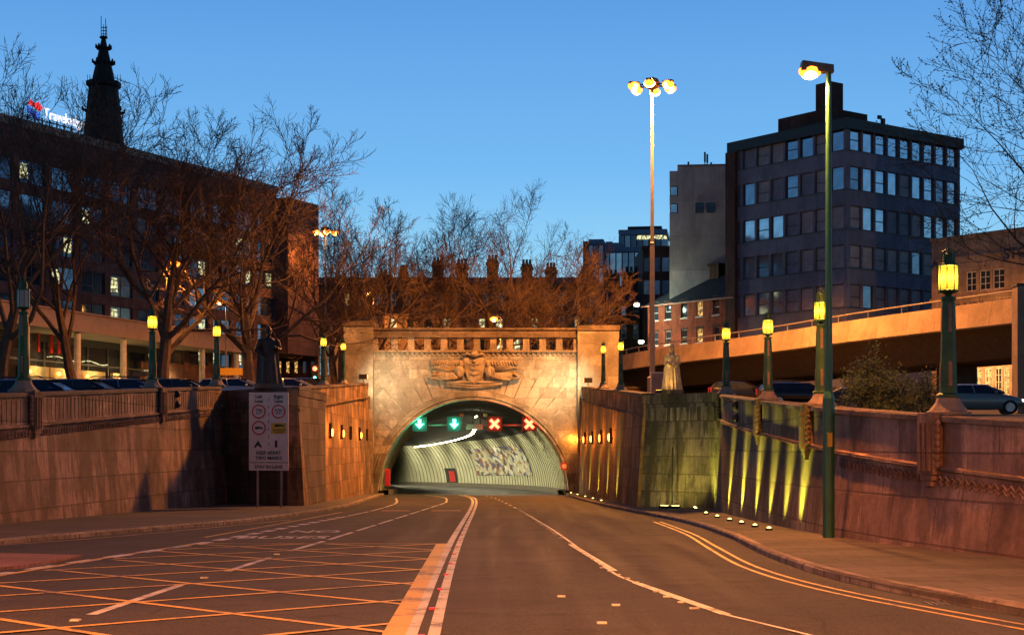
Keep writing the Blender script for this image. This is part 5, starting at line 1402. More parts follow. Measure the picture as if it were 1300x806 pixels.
# podium
pa = math.atan2(25, 7.1); pL = 58.0; pdx, pdy = math.cos(pa), math.sin(pa)
pox, poy = -23.6-pdx*pL, 143-pdy*pL
pd = thing('hotel_podium', 'long beige flat canopy on columns over dark glazed ground floor of the hotel', 'canopy building', (pox, poy, gz0), pa)
zf = E+9.9-gz0
mb = MB(); mb.box(0, pL, 0, 9, zf-1.45, zf-0.12); mb.box(-0.1, pL+0.1, -0.12, 9.1, zf-0.12, zf); obj('fascia', mb, M['beam_beige'], pd)
for k in range(9):
    u = 3+k*6.6
    mb = MB(); mb.lathe([(0.24, 0), (0.24, zf-1.45)], 12, (u, 0.5, 0)); obj('column', mb, M['white_plaster'], pd)
mb = MB(); mb.box(0, pL, 4.0, 4.3, 0, 0.5); mb.box(0, pL, 4.0, 4.3, zf-2.0, zf-1.46); 
for k in range(20): mb.box(k*3.05, k*3.05+0.12, 3.96, 4.06, 0.5, zf-2.0)
mb.box(0, pL, 3.97, 4.05, 2.75, 2.9); obj('shopfront_frame', mb, M['win_frame_dark'], pd)
mb = MB(); mb.box(0, pL, 4.1, 4.14, 0.5, zf-2.0); obj('shopfront_glass', mb, M['glass_dark'], pd)
def up(px_): k = (px_-650)/F; return (k*(poy)-pox)/(pdx-k*pdy)
for a, b in ((84, 118), (120, 154), (156, 187), (196, 204), (252, 270)):
    mb = MB(); mb.box(up(a), up(b), 3.7, 3.95, 0.3, 2.35); obj('lit_wall_panel', mb, M['cream_panel'], pd)
    uc = (up(a)+up(b))/2; wx = pox+pdx*uc-(-pdy)*0+pdy*(-0)  
    q = Matrix.Rotation(pa, 4, 'Z') @ Vector((uc, 2.9, 2.2)); light('panel_light', 'POINT', (pox+q.x, poy+q.y, gz0+q.z), 70, (1.0, 0.75, 0.3), None, 0.1)
    mb = MB(); mb.ball((up(a)+0.8, 3.5, 1.9), (0.2, 0.12, 0.15), 8, 6); obj('wall_light', mb, M['sodium_soft'], pd)
for a, b, z in ((116, 156, 3.1), (158, 190, 3.0), (232, 252, 2.7)):
    mb = MB(); pts = [(up(a)+(up(b)-up(a))*k/6, 4.6-0.9, z+0.12*math.sin(k)) for k in range(7)]; mb.tube(pts, 0.035, 5); obj('light_string', mb, M['strip_soft'] if 'strip_soft' in M else M['lit_pale'], pd)
for u in (up(102), up(118), up(127)): mb = MB(); mb.box(u, u+0.25, 3.5, 3.6, 3.4, 5.0); obj('red_banner', mb, M['sign_red'], pd)

# hotel roof sign
def uh(px_): k = (px_-650)/F; return (k*oy-ox)/(ux-k*uy)
u0 = uh(35); 
sg = thing('roof_sign', 'illuminated white lettering with red and blue emblem on the hotel roof edge', 'sign', (ox+ux*u0, oy+uy*u0, gz0+topH+0.12), ang, None)
mb = MB(); 
uend = uh(109)-u0; 
mb = text_mb('Travelodge', 1.15, standT((uend+1.6)/2+0.75, 0.2, 0.95), 0.05, sx=1.0, off_=0.0)
xs = [v[0] for v in mb.v]; mn, mx = min(xs), max(xs); s0 = 2.0; sc_ = (uend-s0)/(mx-mn); mb.v = [(s0+(v[0]-mn)*sc_, v[1], v[2]) for v in mb.v]
obj('lettering', mb, M['sign_letter_lit'], sg)
mb = MB(); mb.box(0.1, uend, 0.3, 0.4, 0.35, 0.42)
for k in range(8): mb.box(0.3+k*uend/8, 0.38+k*uend/8, 0.3, 0.4, 0, 0.6)
obj('frame', mb, M['dark_metal'], sg)
mb = MB(); mb.add([(0.1, 0.15, 1.35), (0.5, 0.15, 1.75), (0.95, 0.15, 1.5), (1.35, 0.15, 1.72), (1.85, 0.15, 1.3), (1.45, 0.15, 0.95), (1.05, 0.15, 1.1)], [(0,1,2,6), (6,2,3,4,5)]); obj('emblem_top', mb, M['emblem_red'], sg)
mb = MB(); mb.add([(0.05, 0.16, 1.25), (0.45, 0.16, 1.15), (1.0, 0.16, 0.9), (1.45, 0.16, 0.85), (1.5, 0.16, 0.5), (1.1, 0.16, 0.3), (0.5, 0.16, 0.45), (0.1, 0.16, 0.8)], [(0,1,2,3,4,5,6,7)]); obj('emblem_bottom', mb, M['emblem_blue'], sg)

# ---------------------------------------------------------------- spire
YS = 262; xs0 = X(131.5, YS); kS = YS/F
sp = thing('spire', 'black tapering stone spire with gallery and aerial rising behind the hotel', 'spire', (xs0, YS, gz0))
def sz(p): return Z(p, YS)-gz0
mb = MB(); mb.lathe([(27*kS, 0), (27*kS, sz(195)), (25.5*kS, sz(180)), (18.5*kS, sz(112)), (18.5*kS, sz(110))], 8, rot=PI/8); obj('tower', mb, M['spire'], sp)
mb = MB(); mb.lathe([(18*kS, sz(113)), (22*kS, sz(110)), (22*kS, sz(104.5)), (20*kS, sz(104))], 8, rot=PI/8); obj('gallery', mb, M['spire'], sp)
mb = MB(); mb.lathe([(14.5*kS, sz(106)), (13.5*kS, sz(98)), (4*kS, sz(56)), (2.8*kS, sz(50)), (5*kS, sz(49)), (5*kS, sz(47)), (2.5*kS, sz(46))], 8, rot=PI/8); obj('steeple', mb, M['spire'], sp)
for k in range(8):
    a = PI/4*k+PI/8
    for pr, rr in ((141, 23), (80, 10.5), (61, 6.2)):
        mb = MB(); r = rr*kS; z = sz(pr); c, s = math.cos(a), math.sin(a)
        mb.tube([(c*r*0.9, s*r*0.9, z-0.2), (c*(r+3*kS), s*(r+3*kS), z), (c*(r+3.2*kS), s*(r+3.2*kS), z+0.5)], [0.3, 0.25, 0.12], 5)
        obj('crocket', mb, M['spire'], sp)
mb = MB()
for dx, h in ((-3.0, 21), (0, 32), (2.6, 24), (4, 33)): mb.tube([(dx*kS, 0, sz(47)), (dx*kS, 0, sz(h))], 0.06, 5)
for pz_ in (44, 40, 36): mb.box(-3.5*kS, 4.2*kS, -0.05, 0.05, sz(pz_), sz(pz_)+0.12)
for dx in (-24, -20.5, 21, 25): mb.tube([(dx*kS*0.85, 0, sz(106)), (dx*kS*0.85, 0, sz(95))], 0.05, 5)
obj('aerial', mb, M['dark_metal'], sp)

# ---------------------------------------------------------------- bare trees
def bare_tree(label, loc, H, spread, seed, mat='bark', lean=(0, 0), trunk=0.28, levels=5, limbs=8, first=0.22, buds=False, name='bare_tree', up=0.35, twig=0.012, kids=(8, 7, 7, 4), group='bare winter trees'):
    rg = random.Random(seed)
    t = thing(name, label, 'tree', loc, 0, group)
    tr = MB(); crn = MB(); bd = MB()
    def seg(mb, pts, rad, n): mb.tube(pts, rad, n, cap=False)
    def rv(): return Vector((rg.gauss(0, 1), rg.gauss(0, 1), rg.gauss(0, 1)))
    def grow(p, d, ln, r, lv):
        n = [0, 7, 6, 5, 4, 3][lv] if lv < 6 else 3
        pts = [p.copy()]; rad = [r]; q = p.copy(); dd = d.copy(); dirs = [dd.copy()]
        wob = [0, 0.06, 0.14, 0.17, 0.19, 0.22][lv]
        for i in range(n):
            dd = (dd+rv()*wob+Vector((0, 0, up*0.22 if lv > 1 else 0.05))).normalized()
            q = q+dd*(ln/n); pts.append(q.copy()); rad.append(max(twig*0.6, r*(1-0.85*(i+1)/n) if lv > 1 else r*(1-0.5*(i+1)/n))); dirs.append(dd.copy())
        seg(tr if lv <= 2 else crn, pts, rad, 8 if lv == 1 else (5 if lv <= 3 else 3))
        if lv >= levels:
            if buds:
                for pt in pts[1:]:
                    for _ in range(2):
                        c = pt+rv()*0.012; s = 0.014+rg.random()*0.018; a = rv().normalized()*s; b = rv().normalized()*s
                        bd.add([tuple(c-a), tuple(c+b), tuple(c+a), tuple(c-b)], [(0,1,2,3)])
            return
        m = limbs if lv == 1 else kids[lv-2]
        for i in range(m):
            f = (0.36+0.64*(i+rg.random())/m) if lv == 1 else (0.22+0.78*(i+rg.random()*0.9)/m)
            f = min(f, 0.99); x = f*n; k = int(x); fr = x-k
            b = pts[k]*(1-fr)+pts[min(k+1, n)]*fr; rb = rad[k]*(1-fr)+rad[min(k+1, n)]*fr; dr = dirs[min(k+1, n)]
            side = rv(); side = (side-dr*side.dot(dr)).normalized()
            if lv == 1:
                a = 2.4*i+rg.random()*0.7; side = Vector((math.cos(a), math.sin(a), 0))
                th = rg.uniform(0.35, 1.0)*spread; l2 = H*rg.uniform(0.48, 0.66)*(1.1-0.3*f)
            else:
                th = rg.uniform(0.5, 0.95); l2 = ln*rg.uniform(0.38, 0.58)*(1.15-0.4*f)
            nd = (dr*math.cos(th)+side*math.sin(th)).normalized()
            grow(b, nd, l2, max(twig, rb*(0.62 if lv > 1 else 0.55)), lv+1)
        if lv > 1: grow(pts[-1], dirs[-1], ln*0.28, max(twig, rad[-1]), lv+1)
    d0 = Vector((lean[0], lean[1], 1)).normalized()
    grow(Vector((0, 0, -0.2)), d0, H*0.42, trunk, 1)
    obj('trunk', tr, M[mat], t); c_ = obj('crown', crn, M[mat], t)
    if buds: obj('bud', bd, M['bud'], t)
    return t
# left group, in front of the hotel
def tz(Y): return (D(Y)+0.2) if Y < 111 else 5.45
def tree(label, px_, Y, ptop, spread, seed, **kw):
    z = tz(Y); H = (Z(ptop, Y)-z)/1.0
    return bare_tree(label, (X(px_, Y), Y, z), H, spread, seed, **kw)
tree('tall bare tree at the far left edge, rising over the roof sign', 0, 82, 35, 0.9, 3, mat='bark_mid', trunk=0.36, twig=0.017, limbs=7, kids=(7, 6, 5, 4))
tree('bare tree with dense twigs between the far left lamp and the spire', 95, 96, 120, 1.0, 5, mat='bark_mid', kids=(7, 6, 5, 4), trunk=0.34, twig=0.017)
tree('large bare tree with forked trunk, centre of the left group behind the lit lamp', 205, 88, 108, 1.0, 8, mat='bark_mid', trunk=0.42, twig=0.017, limbs=10, lean=(-0.05, 0))
tree('wide bare tree with leaning trunk just left of the dark statue', 318, 92, 140, 1.1, 21, mat='bark_mid', trunk=0.40, twig=0.017, limbs=10, lean=(-0.1, 0))
tree('bare tree left of the portal reaching over the hotel corner', 428, 124, 238, 1.15, 34, mat='bark_warm', trunk=0.32, twig=0.016, limbs=9, kids=(7, 7, 6, 4))
tree('bare tree with several stems above the left end of the parapet', 478, 120, 258, 1.05, 41, mat='bark_warm', trunk=0.30, twig=0.016)
tree('broad bare tree crowned highest above the portal arch', 622, 124, 232, 1.2, 52, mat='bark_warm', trunk=0.38, twig=0.015, limbs=11, kids=(7, 7, 6, 4))
tree('slender bare tree above the crest, left of the broad crowned one', 545, 126, 262, 1.0, 57, mat='bark_warm', trunk=0.28, twig=0.016)
tree('small orange lit bare tree above the right portal wing', 722, 122, 308, 1.35, 63, mat='bark_warm', trunk=0.24, twig=0.015, limbs=10)
tree('budding tree reaching in from beyond the right edge of the view', 1450, 46, -80, 1.1, 72, trunk=0.17, twig=0.009, limbs=13, buds=True, kids=(7, 6, 5, 3))

# ---- shrub behind the right wall
def shrub(label, loc, rx, ry, rz_, n, seed):
    rg = random.Random(seed); t = thing('shrub', label, 'shrub', loc, 0)
    st = MB(); lf = MB(); tips = []
    for k in range(46):
        a = rg.random()*2*PI; u = rg.random()**0.5; zt = rz_*(0.45+0.6*rg.random())*(1.15-0.5*u)
        tip = Vector((rx*u*math.cos(a), ry*u*math.sin(a), zt)); mid = tip*0.5+Vector((rg.gauss(0, 0.15), rg.gauss(0, 0.15), 0.1))
        st.tube([(tip.x*0.15, tip.y*0.15, 0), tuple(mid), tuple(tip)], [0.025, 0.015, 0.006], 4, cap=False); tips.append((mid, tip))
    for k in range(n):
        m_, tp_ = rg.choice(tips); f = rg.random()**0.6; c = m_*(1-f)+tp_*f+Vector((rg.gauss(0, 0.13), rg.gauss(0, 0.13), rg.gauss(0, 0.1)))
        a = Vector((rg.gauss(0, 1), rg.gauss(0, 1), rg.gauss(0, 0.6))).normalized(); b = a.cross(Vector((rg.gauss(0, 1), rg.gauss(0, 1), rg.gauss(0, 1)))).normalized()
        l = 0.055+rg.random()*0.05; lf.add([tuple(c), tuple(c+a*l*0.5+b*l*0.25), tuple(c+a*l), tuple(c+a*l*0.5-b*l*0.25)], [(0,1,2,3)])
    obj('stem', st, M['bark'], t); obj('foliage', lf, M['leaf'], t)
shrub('leafy green shrub behind the right wall, just right of the tall green post', (X(1108, 46), 46, D(46)-0.1), 1.35, 1.0, 2.55, 9000, 5)
shrub('smaller leafy shrub beside the large green lamp standard', (X(1176, 50), 50, D(50)-0.1), 0.75, 0.6, 2.0, 3200, 6)

# ---------------------------------------------------------------- statues
def remesh(o, vox=0.035):
    m = o.modifiers.new('remesh', 'REMESH'); m.mode = 'VOXEL'; m.voxel_size = vox; m.use_smooth_shade = True
    s = o.modifiers.new('smooth', 'SMOOTH'); s.factor = 0.5; s.iterations = 1
def robe(mb, prof, folds=11, amp=0.06, n=56, seed=0, front=1.0):
    """prof: (z, rx, ry, cx, cy, fold strength)"""
    rows = []
    for z, rx, ry, cx_, cy_, fs in prof:
        row = []
        for i in range(n):
            a = 2*PI*i/n
            k = 1+fs*amp*(math.cos(folds*a+seed+z*0.6)+0.5*math.cos((folds*2+1)*a+z*1.3))
            row.append((cx_+rx*math.cos(a)*k, cy_+ry*math.sin(a)*k, z))
        rows.append(row)
    vs = [p for r in rows for p in r]; fs_ = []
    for k in range(len(rows)-1):
        for i in range(n): j = (i+1) % n; fs_.append((k*n+i, k*n+j, (k+1)*n+j, (k+1)*n+i))
    fs_.append(tuple(range(n))[::-1]); o = (len(rows)-1)*n; fs_.append(tuple(range(o, o+n)))
    mb.add(vs, fs_)
def head(mb, c, s, hairback=True):
    x, y, z = c
    mb.ball((x, y, z), (0.095*s, 0.115*s, 0.14*s), 16, 12)
    mb.ball((x, y-0.045*s, z-0.075*s), (0.065*s, 0.07*s, 0.07*s), 10, 8)       # jaw
    mb.tube([(x, y-0.115*s, z+0.03*s), (x, y-0.145*s, z-0.03*s)], [0.014*s, 0.022*s], 6)  # nose
    for q in (-1, 1): mb.ball((x+q*0.04*s, y-0.1*s, z+0.03*s), 0.018*s, 6, 5); mb.ball((x+q*0.1*s, y, z-0.01*s), (0.02*s, 0.03*s, 0.04*s), 6, 5)
    mb.tube([(x-0.03*s, y-0.115*s, z-0.07*s), (x+0.03*s, y-0.115*s, z-0.07*s)], 0.012*s, 5)
def arm(mb, s, pts, hand=True):
    mb.tube(pts, [0.105*s, 0.085*s, 0.06*s], 10); mb.ball((pts[0][0]*0.93, pts[0][1], pts[0][2]-0.02*s), 0.115*s, 12, 9)
    p = Vector(pts[-1]); d = (p-Vector(pts[-2])).normalized()
    if hand:
        e = p+d*0.09*s; mb.ball(tuple(e), (0.05*s, 0.05*s, 0.05*s), 8, 6)
        for k in range(4):
            o_ = Vector((0.0, 0, 0.028*(k-1.5)*s)); mb.tube([tuple(e+o_), tuple(e+o_+d*0.06*s), tuple(e+o_+d*0.09*s+Vector((0, 0.02*s, -0.02*s)))], [0.017*s, 0.015*s, 0.011*s], 5)
# right statue: crowned queen in a long mantle
ZP = PRTOP
def plinth(t, w, d, h, mat):
    mb = MB(); mb.box(-w/2, w/2, -d/2, d/2, 0, h); obj('plinth', mb, M[mat], t)
qx, qy = X(853, 65.2), 65.2; hq = (498-434)*qy/F
st = thing('statue', 'pale bronze statue of a robed crowned woman on the right stone pier', 'statue', (qx, qy, ZP-0.06), R(-8))
plinth(st, 0.95, 0.9, 0.20, 'pier')
mb = MB(); s = (hq-0.2)/1.80; b = 0.19
robe(mb, [(b, 0.37*s, 0.33*s, 0, 0, 1.3), (b+0.15*s, 0.35*s, 0.31*s, 0, 0, 1.3), (b+0.5*s, 0.29*s, 0.27*s, 0, 0, 1.2), (b+0.85*s, 0.25*s, 0.22*s, 0, 0, 0.9), (b+1.05*s, 0.23*s, 0.19*s, 0, 0, 0.6), (b+1.25*s, 0.245*s, 0.18*s, 0, 0.0, 0.35), (b+1.38*s, 0.20*s, 0.14*s, 0, 0, 0.2), (b+1.44*s, 0.11*s, 0.1*s, 0, 0, 0), (b+1.5*s, 0.06*s, 0.06*s, 0, 0, 0)], 13, 0.10)
# mantle
robe(mb, [(b, 0.43*s, 0.26*s, 0, 0.14*s, 1.1), (b+0.6*s, 0.34*s, 0.22*s, 0, 0.12*s, 1), (b+1.1*s, 0.29*s, 0.17*s, 0, 0.08*s, 0.7), (b+1.36*s, 0.25*s, 0.13*s, 0, 0.05*s, 0.4), (b+1.45*s, 0.12*s, 0.08*s, 0, 0.04*s, 0)], 11, 0.10, seed=1)
arm(mb, s, [(-0.23*s, 0, b+1.33*s), (-0.28*s, -0.06*s, b+1.04*s), (-0.1*s, -0.24*s, b+1.0*s)]); arm(mb, s, [(0.23*s, 0, b+1.33*s), (0.29*s, -0.05*s, b+1.06*s), (0.12*s, -0.25*s, b+0.95*s)])
mb.tube([(-0.05*s, -0.27*s, b+0.97*s), (0.1*s, -0.27*s, b+1.25*s)], 0.02*s, 6)
mb.tube([(0, 0, b+1.44*s), (0, 0, b+1.58*s)], 0.065*s, 10); head(mb, (0, -0.01*s, b+1.66*s), s*1.1)
mb.ball((0, 0.05*s, b+1.66*s), (0.125*s, 0.11*s, 0.15*s), 12, 9); mb.tube([(0, 0.08*s, b+1.62*s), (0, 0.12*s, b+1.35*s)], [0.11*s, 0.15*s], 12)
o = obj('figure', mb, M['statue_lit'], st); remesh(o, 0.02); o.scale = (0.92, 0.92, 1)
mb = MB(); 
mb.lathe([(0.075*s, 0), (0.095*s, 0.07*s), (0.085*s, 0.075*s), (0.065*s, 0.01*s)], 12, (0, 0, b+1.77*s), cap=False)
for k in range(8): a = PI/4*k; mb.tube([(0.088*s*math.cos(a), 0.088*s*math.sin(a), b+1.83*s), (0.1*s*math.cos(a), 0.1*s*math.sin(a), b+1.88*s)], [0.016*s, 0.006*s], 4)
obj('crown', mb, M['statue_lit'], st)
# left statue: man in a heavy robe, near side arm on the hip
kx, ky = X(341, 70.5), 70.5; hk = (491-413)*ky/F
st = thing('statue', 'dark bronze statue of a robed man on the left pier above the lane sign', 'statue', (kx, ky, PLTOP-0.06), R(20))
plinth(st, 1.1, 1.0, 0.22, 'pier_dark')
mb = MB(); s = (hk-0.2)/1.78; b = 0.21
robe(mb, [(b, 0.30*s, 0.28*s, 0, 0, 1.1), (b+0.5*s, 0.25*s, 0.24*s, 0, 0, 1.1), (b+0.9*s, 0.22*s, 0.2*s, 0, 0, 0.7), (b+1.15*s, 0.22*s, 0.18*s, 0, 0, 0.5), (b+1.36*s, 0.235*s, 0.15*s, 0, 0, 0.2), (b+1.45*s, 0.11*s, 0.1*s, 0, 0, 0)], 8, 0.07)
robe(mb, [(b, 0.39*s, 0.24*s, 0.05*s, 0.14*s, 1.2), (b+0.5*s, 0.34*s, 0.22*s, 0.02*s, 0.13*s, 1.1), (b+1.0*s, 0.31*s, 0.2*s, 0, 0.09*s, 0.9), (b+1.3*s, 0.29*s, 0.17*s, 0, 0.05*s, 0.5), (b+1.44*s, 0.16*s, 0.12*s, 0, 0.04*s, 0.1)], 7, 0.09, seed=2)
arm(mb, s, [(-0.26*s, 0, b+1.33*s), (-0.38*s, -0.02*s, b+1.05*s), (-0.2*s, -0.16*s, b+0.92*s)]); arm(mb, s, [(0.26*s, 0, b+1.33*s), (0.33*s, -0.06*s, b+1.05*s), (0.2*s, -0.26*s, b+1.1*s)])
mb.tube([(0, 0, b+1.42*s), (0, -0.01*s, b+1.56*s)], 0.07*s, 10); head(mb, (0, -0.02*s, b+1.65*s), s)
mb.ball((0, 0.02*s, b+1.69*s), (0.105*s, 0.115*s, 0.11*s), 12, 9); mb.ball((0, -0.09*s, b+1.56*s), (0.06*s, 0.05*s, 0.08*s), 10, 8)
o = obj('figure', mb, M['statue_bronze'], st); remesh(o, 0.022)

# ---------------------------------------------------------------- lane sign
YB = 64.0; bx0, bx1 = X(316, YB), X(366.5, YB); bw_ = bx1-bx0; bz0, bz1 = Z(597, YB), Z(498, YB); bh = bz1-bz0
ls = thing('lane_sign', 'tall white lane instruction board on two posts in front of the dark pier', 'road sign', ((bx0+bx1)/2, YB, G(YB)+0.12), R(-3))
zb = bz0-G(YB)-0.12
mb = MB(); mb.box(-bw_/2, bw_/2, -0.03, 0.03, zb, zb+bh); obj('board', mb, M['sign_white'], ls)
for q in (-1, 1):
    mb = MB(); mb.tube([(q*bw_*0.30, 0.09, -0.1), (q*bw_*0.30, 0.09, zb+bh-0.1)], 0.05, 8); obj('post', mb, M['steel'], ls)
mb = MB(); W2 = bw_/2
mb.box(-W2+0.03, W2-0.03, -0.036, -0.031, zb+bh*0.098, zb+bh*0.106)
for k in range(7): mb.box(-0.012, 0.012, -0.036, -0.031, zb+bh*(0.32+0.095*k), zb+bh*(0.36+0.095*k))
mb.add([(-bw_*0.38, -0.036, zb+bh*0.295), (-bw_*0.27, -0.036, zb+bh*0.385), (-bw_*0.16, -0.036, zb+bh*0.295), (-bw_*0.21, -0.036, zb+bh*0.295), (-bw_*0.27, -0.036, zb+bh*0.325), (-bw_*0.33, -0.036, zb+bh*0.295)], [(0,5,4,1), (1,4,3,2)])
mb.box(bw_*0.16, bw_*0.22, -0.037, -0.031, zb+bh*0.295, zb+bh*0.385)
obj('symbol', mb, M['sign_black'], ls)
mb = MB()
for txt, x, z, sz in (('Left', -0.25, 0.945, 0.062), ('Lane', -0.25, 0.888, 0.062), ('Right', 0.25, 0.945, 0.062), ('Lane', 0.25, 0.888, 0.062), ('KEEP APART', 0, 0.225, 0.064), ('TWO MARKS', 0, 0.158, 0.064), ('STAY IN LANE', 0, 0.045, 0.062), ('3.9m', -0.25, 0.775, 0.05), ("12'-9\"", -0.25, 0.733, 0.036), ('4.7m', 0.25, 0.775, 0.05), ("15'-6\"", 0.25, 0.733, 0.036)):
    text_mb(txt, sz*bh, standT(x*bw_, -0.045, zb+z*bh), 0.004, mb=mb, sx=0.92)
obj('lettering', mb, M['sign_black'], ls)
for x, z in ((-0.25, 0.755), (0.25, 0.755), (-0.25, 0.545)):
    mb = MB(); rows = []
    for k in range(29):
        a = 2*PI*k/28; rows.append([(x*bw_+r*math.cos(a), y, zb+z*bh+r*math.sin(a)) for r, y in ((bw_*0.178, -0.031), (bw_*0.178, -0.04), (bw_*0.145, -0.04), (bw_*0.145, -0.031))])
    mb.grid(rows); obj('red_ring', mb, M['sign_red'], ls)
mb = MB(); mb.box(bw_*0.06, bw_*0.45, -0.038, -0.031, zb+bh*0.47, zb+bh*0.61); obj('yellow_panel', mb, M['sign_yellow'], ls)
mb = MB()
for x, z, q in ((-0.25, 0.545, 0.9), (0.27, 0.575, 1.1)): # lorry pictograms
    cx_, cz_ = x*bw_, zb+z*bh; y0, y1 = -0.046, -0.0405
    mb.box(cx_-0.17*q, cx_+0.10*q, y0, y1, cz_-0.03, cz_+0.05); mb.box(cx_+0.115*q, cx_+0.18*q, y0, y1, cz_-0.03, cz_+0.025)
    for dx in (-0.12, -0.05, 0.14): mb.tube([(cx_+dx*q, y0, cz_-0.04), (cx_+dx*q, y1, cz_-0.04)], 0.025, 8)
for q in (-1, 1):
    for zz, sg_ in ((0.825, 1), (0.69, -1)): cx_ = q*0.25*bw_; z_ = zb+zz*bh; mb.add([(cx_-0.04, -0.045, z_+0.05*sg_), (cx_+0.04, -0.045, z_+0.05*sg_), (cx_, -0.045, z_)], [(0,1,2)])
obj('pictogram', mb, M['sign_black'], ls)
for k, z in enumerate((0.49, 0.51)):
    pass
mb = text_mb('DANGEROUS', 0.028*bh, standT(0.255*bw_, -0.044, zb+0.517*bh), 0.003); text_mb('GOODS', 0.028*bh, standT(0.255*bw_, -0.044, zb+0.49*bh), 0.003, mb=mb)
obj('panel_lettering', mb, M['sign_black'], ls)

# ---------------------------------------------------------------- cars
def car(label, loc, rz, paint_, style='hatch', group='cars parked behind the walls', Lc=3.9, Wc=1.68, Hc=1.45, lights=False):
    t = thing('parked_car', label, 'car', loc, rz, group)
    # stations along x (front at +x): x, belt half width, bonnet/belt z, lower half width
    n = 12
    hw = Wc/2
    if style == 'hatch': st_ = [(-Lc/2, 0.86, 0.55, 0.90), (-Lc/2+0.12, 0.95, 0.32, 0.98), (-Lc*0.30, 1.0, 0.24, 0.97), (0.0, 1.0, 0.22, 0.95), (Lc*0.20, 1.0, 0.22, 0.93), (Lc*0.36, 0.97, 0.26, 0.80), (Lc/2-0.12, 0.9, 0.34, 0.68), (Lc/2, 0.78, 0.45, 0.58)]
    else: st_ = [(-Lc/2, 0.86, 0.5, 0.86), (-Lc/2+0.15, 0.95, 0.32, 0.95), (-Lc*0.30, 1.0, 0.26, 0.97), (0.0, 1.0, 0.25, 0.95), (Lc*0.20, 1.0, 0.25, 0.93), (Lc*0.34, 0.97, 0.28, 0.86), (Lc/2-0.12, 0.9, 0.36, 0.74), (Lc/2, 0.8, 0.5, 0.62)]
    mb = MB(); rows = []
    for x, wf, zl, zt_ in st_:
        w = hw*wf; rows.append([(x, y*w, z) for y, z in ((-0.80, zl), (-0.97, zl+0.08), (-1.0, (zl+zt_)/2), (-0.97, zt_-0.06), (-0.86, zt_), (0, zt_+0.03), (0.86, zt_), (0.97, zt_-0.06), (1.0, (zl+zt_)/2), (0.97, zl+0.08), (0.80, zl))])
    mb.grid([r[::-1] for r in rows]); mb.add(rows[0], [tuple(range(11))]); mb.add(rows[-1], [tuple(range(11))[::-1]])
    b = obj('body', mb, paint_, t, smooth_=True)
    bt = 0.93; rf0, rf1 = (-Lc*0.40, Lc*0.06) if style == 'hatch' else (-Lc*0.44, Lc*0.10)
    bx_0, bx_1 = -Lc*0.48, Lc*0.27
    tw, bwid = hw*0.74, hw*0.93
    # glass house
    mb = MB(); mb.hexa([(bx_0, -bwid, bt), (bx_1, -bwid, bt-0.02), (bx_1, bwid, bt-0.02), (bx_0, bwid, bt), (rf0, -tw, Hc-0.06), (rf1, -tw, Hc-0.06), (rf1, tw, Hc-0.06), (rf0, tw, Hc-0.06)])
    obj('window', mb, M['glass_dark'], t)
    mb = MB(); rr = []
    for f in range(6):
        x = rf0-0.05+(rf1-rf0+0.12)*f/5; h = Hc-0.06+0.06*math.sin(PI*(f+0.6)/6.2)
        rr.append([(x, -tw*1.02, Hc-0.075), (x, -tw*0.8, h), (x, 0, h+0.02), (x, tw*0.8, h), (x, tw*1.02, Hc-0.075)])
    mb.grid(rr); obj('roof', mb, paint_, t, smooth_=True)
    for sy in (-1, 1):
        for (xa, xb, rp_) in ((bx_0, rf0, 0.04), (bx_1, rf1, 0.04), (-Lc*0.07, -Lc*0.10, 0.03), (-Lc*0.30, -Lc*0.28, 0.05)):
            mb = MB(); mb.tube([(xa, sy*bwid*1.005, bt), (xb, sy*tw*1.015, Hc-0.06)], rp_, 5); obj('pillar', mb, paint_, t)
    if style == 'suv':
        for sy in (-1, 1): mb = MB(); mb.tube([(rf0+0.1, sy*tw*0.85, Hc+0.03), (rf0+0.3, sy*tw*0.85, Hc+0.09), (rf1-0.3, sy*tw*0.85, Hc+0.09), (rf1-0.1, sy*tw*0.85, Hc+0.03)], 0.02, 5); obj('roof_rail', mb, M['dark_metal'], t)
    for sx_ in (-0.31, 0.33):
        for sy in (-1, 1):
            mb = MB(); y = sy*(hw-0.09); mb.tube([(Lc*sx_, y-0.1, 0.31), (Lc*sx_, y+0.1, 0.31)], 0.31, 18); wh = obj('wheel', mb, M['rubber'], t)
            mb = MB(); mb.tube([(Lc*sx_, y+sy*0.09, 0.31), (Lc*sx_, y+sy*0.115, 0.31)], 0.2, 12); obj('rim', mb, M['rim'], wh)
    for sy in (-1, 1):
        mb = MB(); mb.ball((Lc/2-0.13, sy*hw*0.68, 0.58), (0.14, 0.17, 0.09), 10, 7); obj('headlight', mb, M['head_lamp'] if lights else M['rim'], t)
        mb = MB(); mb.box(-Lc/2-0.01, -Lc/2+0.12, sy*hw*0.62, sy*hw*0.88, 0.68, 1.0); obj('tail_light', mb, M['tail_red'], t)
        mb = MB(); mb.ball((Lc*0.17, sy*(hw+0.06), 0.96), (0.08, 0.1, 0.07), 8, 6); obj('wing_mirror', mb, paint_, t)
    return t
navy = carpaint('navy_paint', (0.012, 0.02, 0.05)); blue = carpaint('pale_blue_paint', (0.16, 0.20, 0.34)); blk = carpaint('black_paint', (0.012, 0.012, 0.014)); wht = carpaint('white_paint_car', (0.55, 0.5, 0.48)); sil = carpaint('silver_green_paint', (0.24, 0.28, 0.26)); dk = carpaint('dark_grey_paint', (0.04, 0.04, 0.045))
def cz(Y): return D(Y)+0.24*(1-smooth(100, 110, Y))
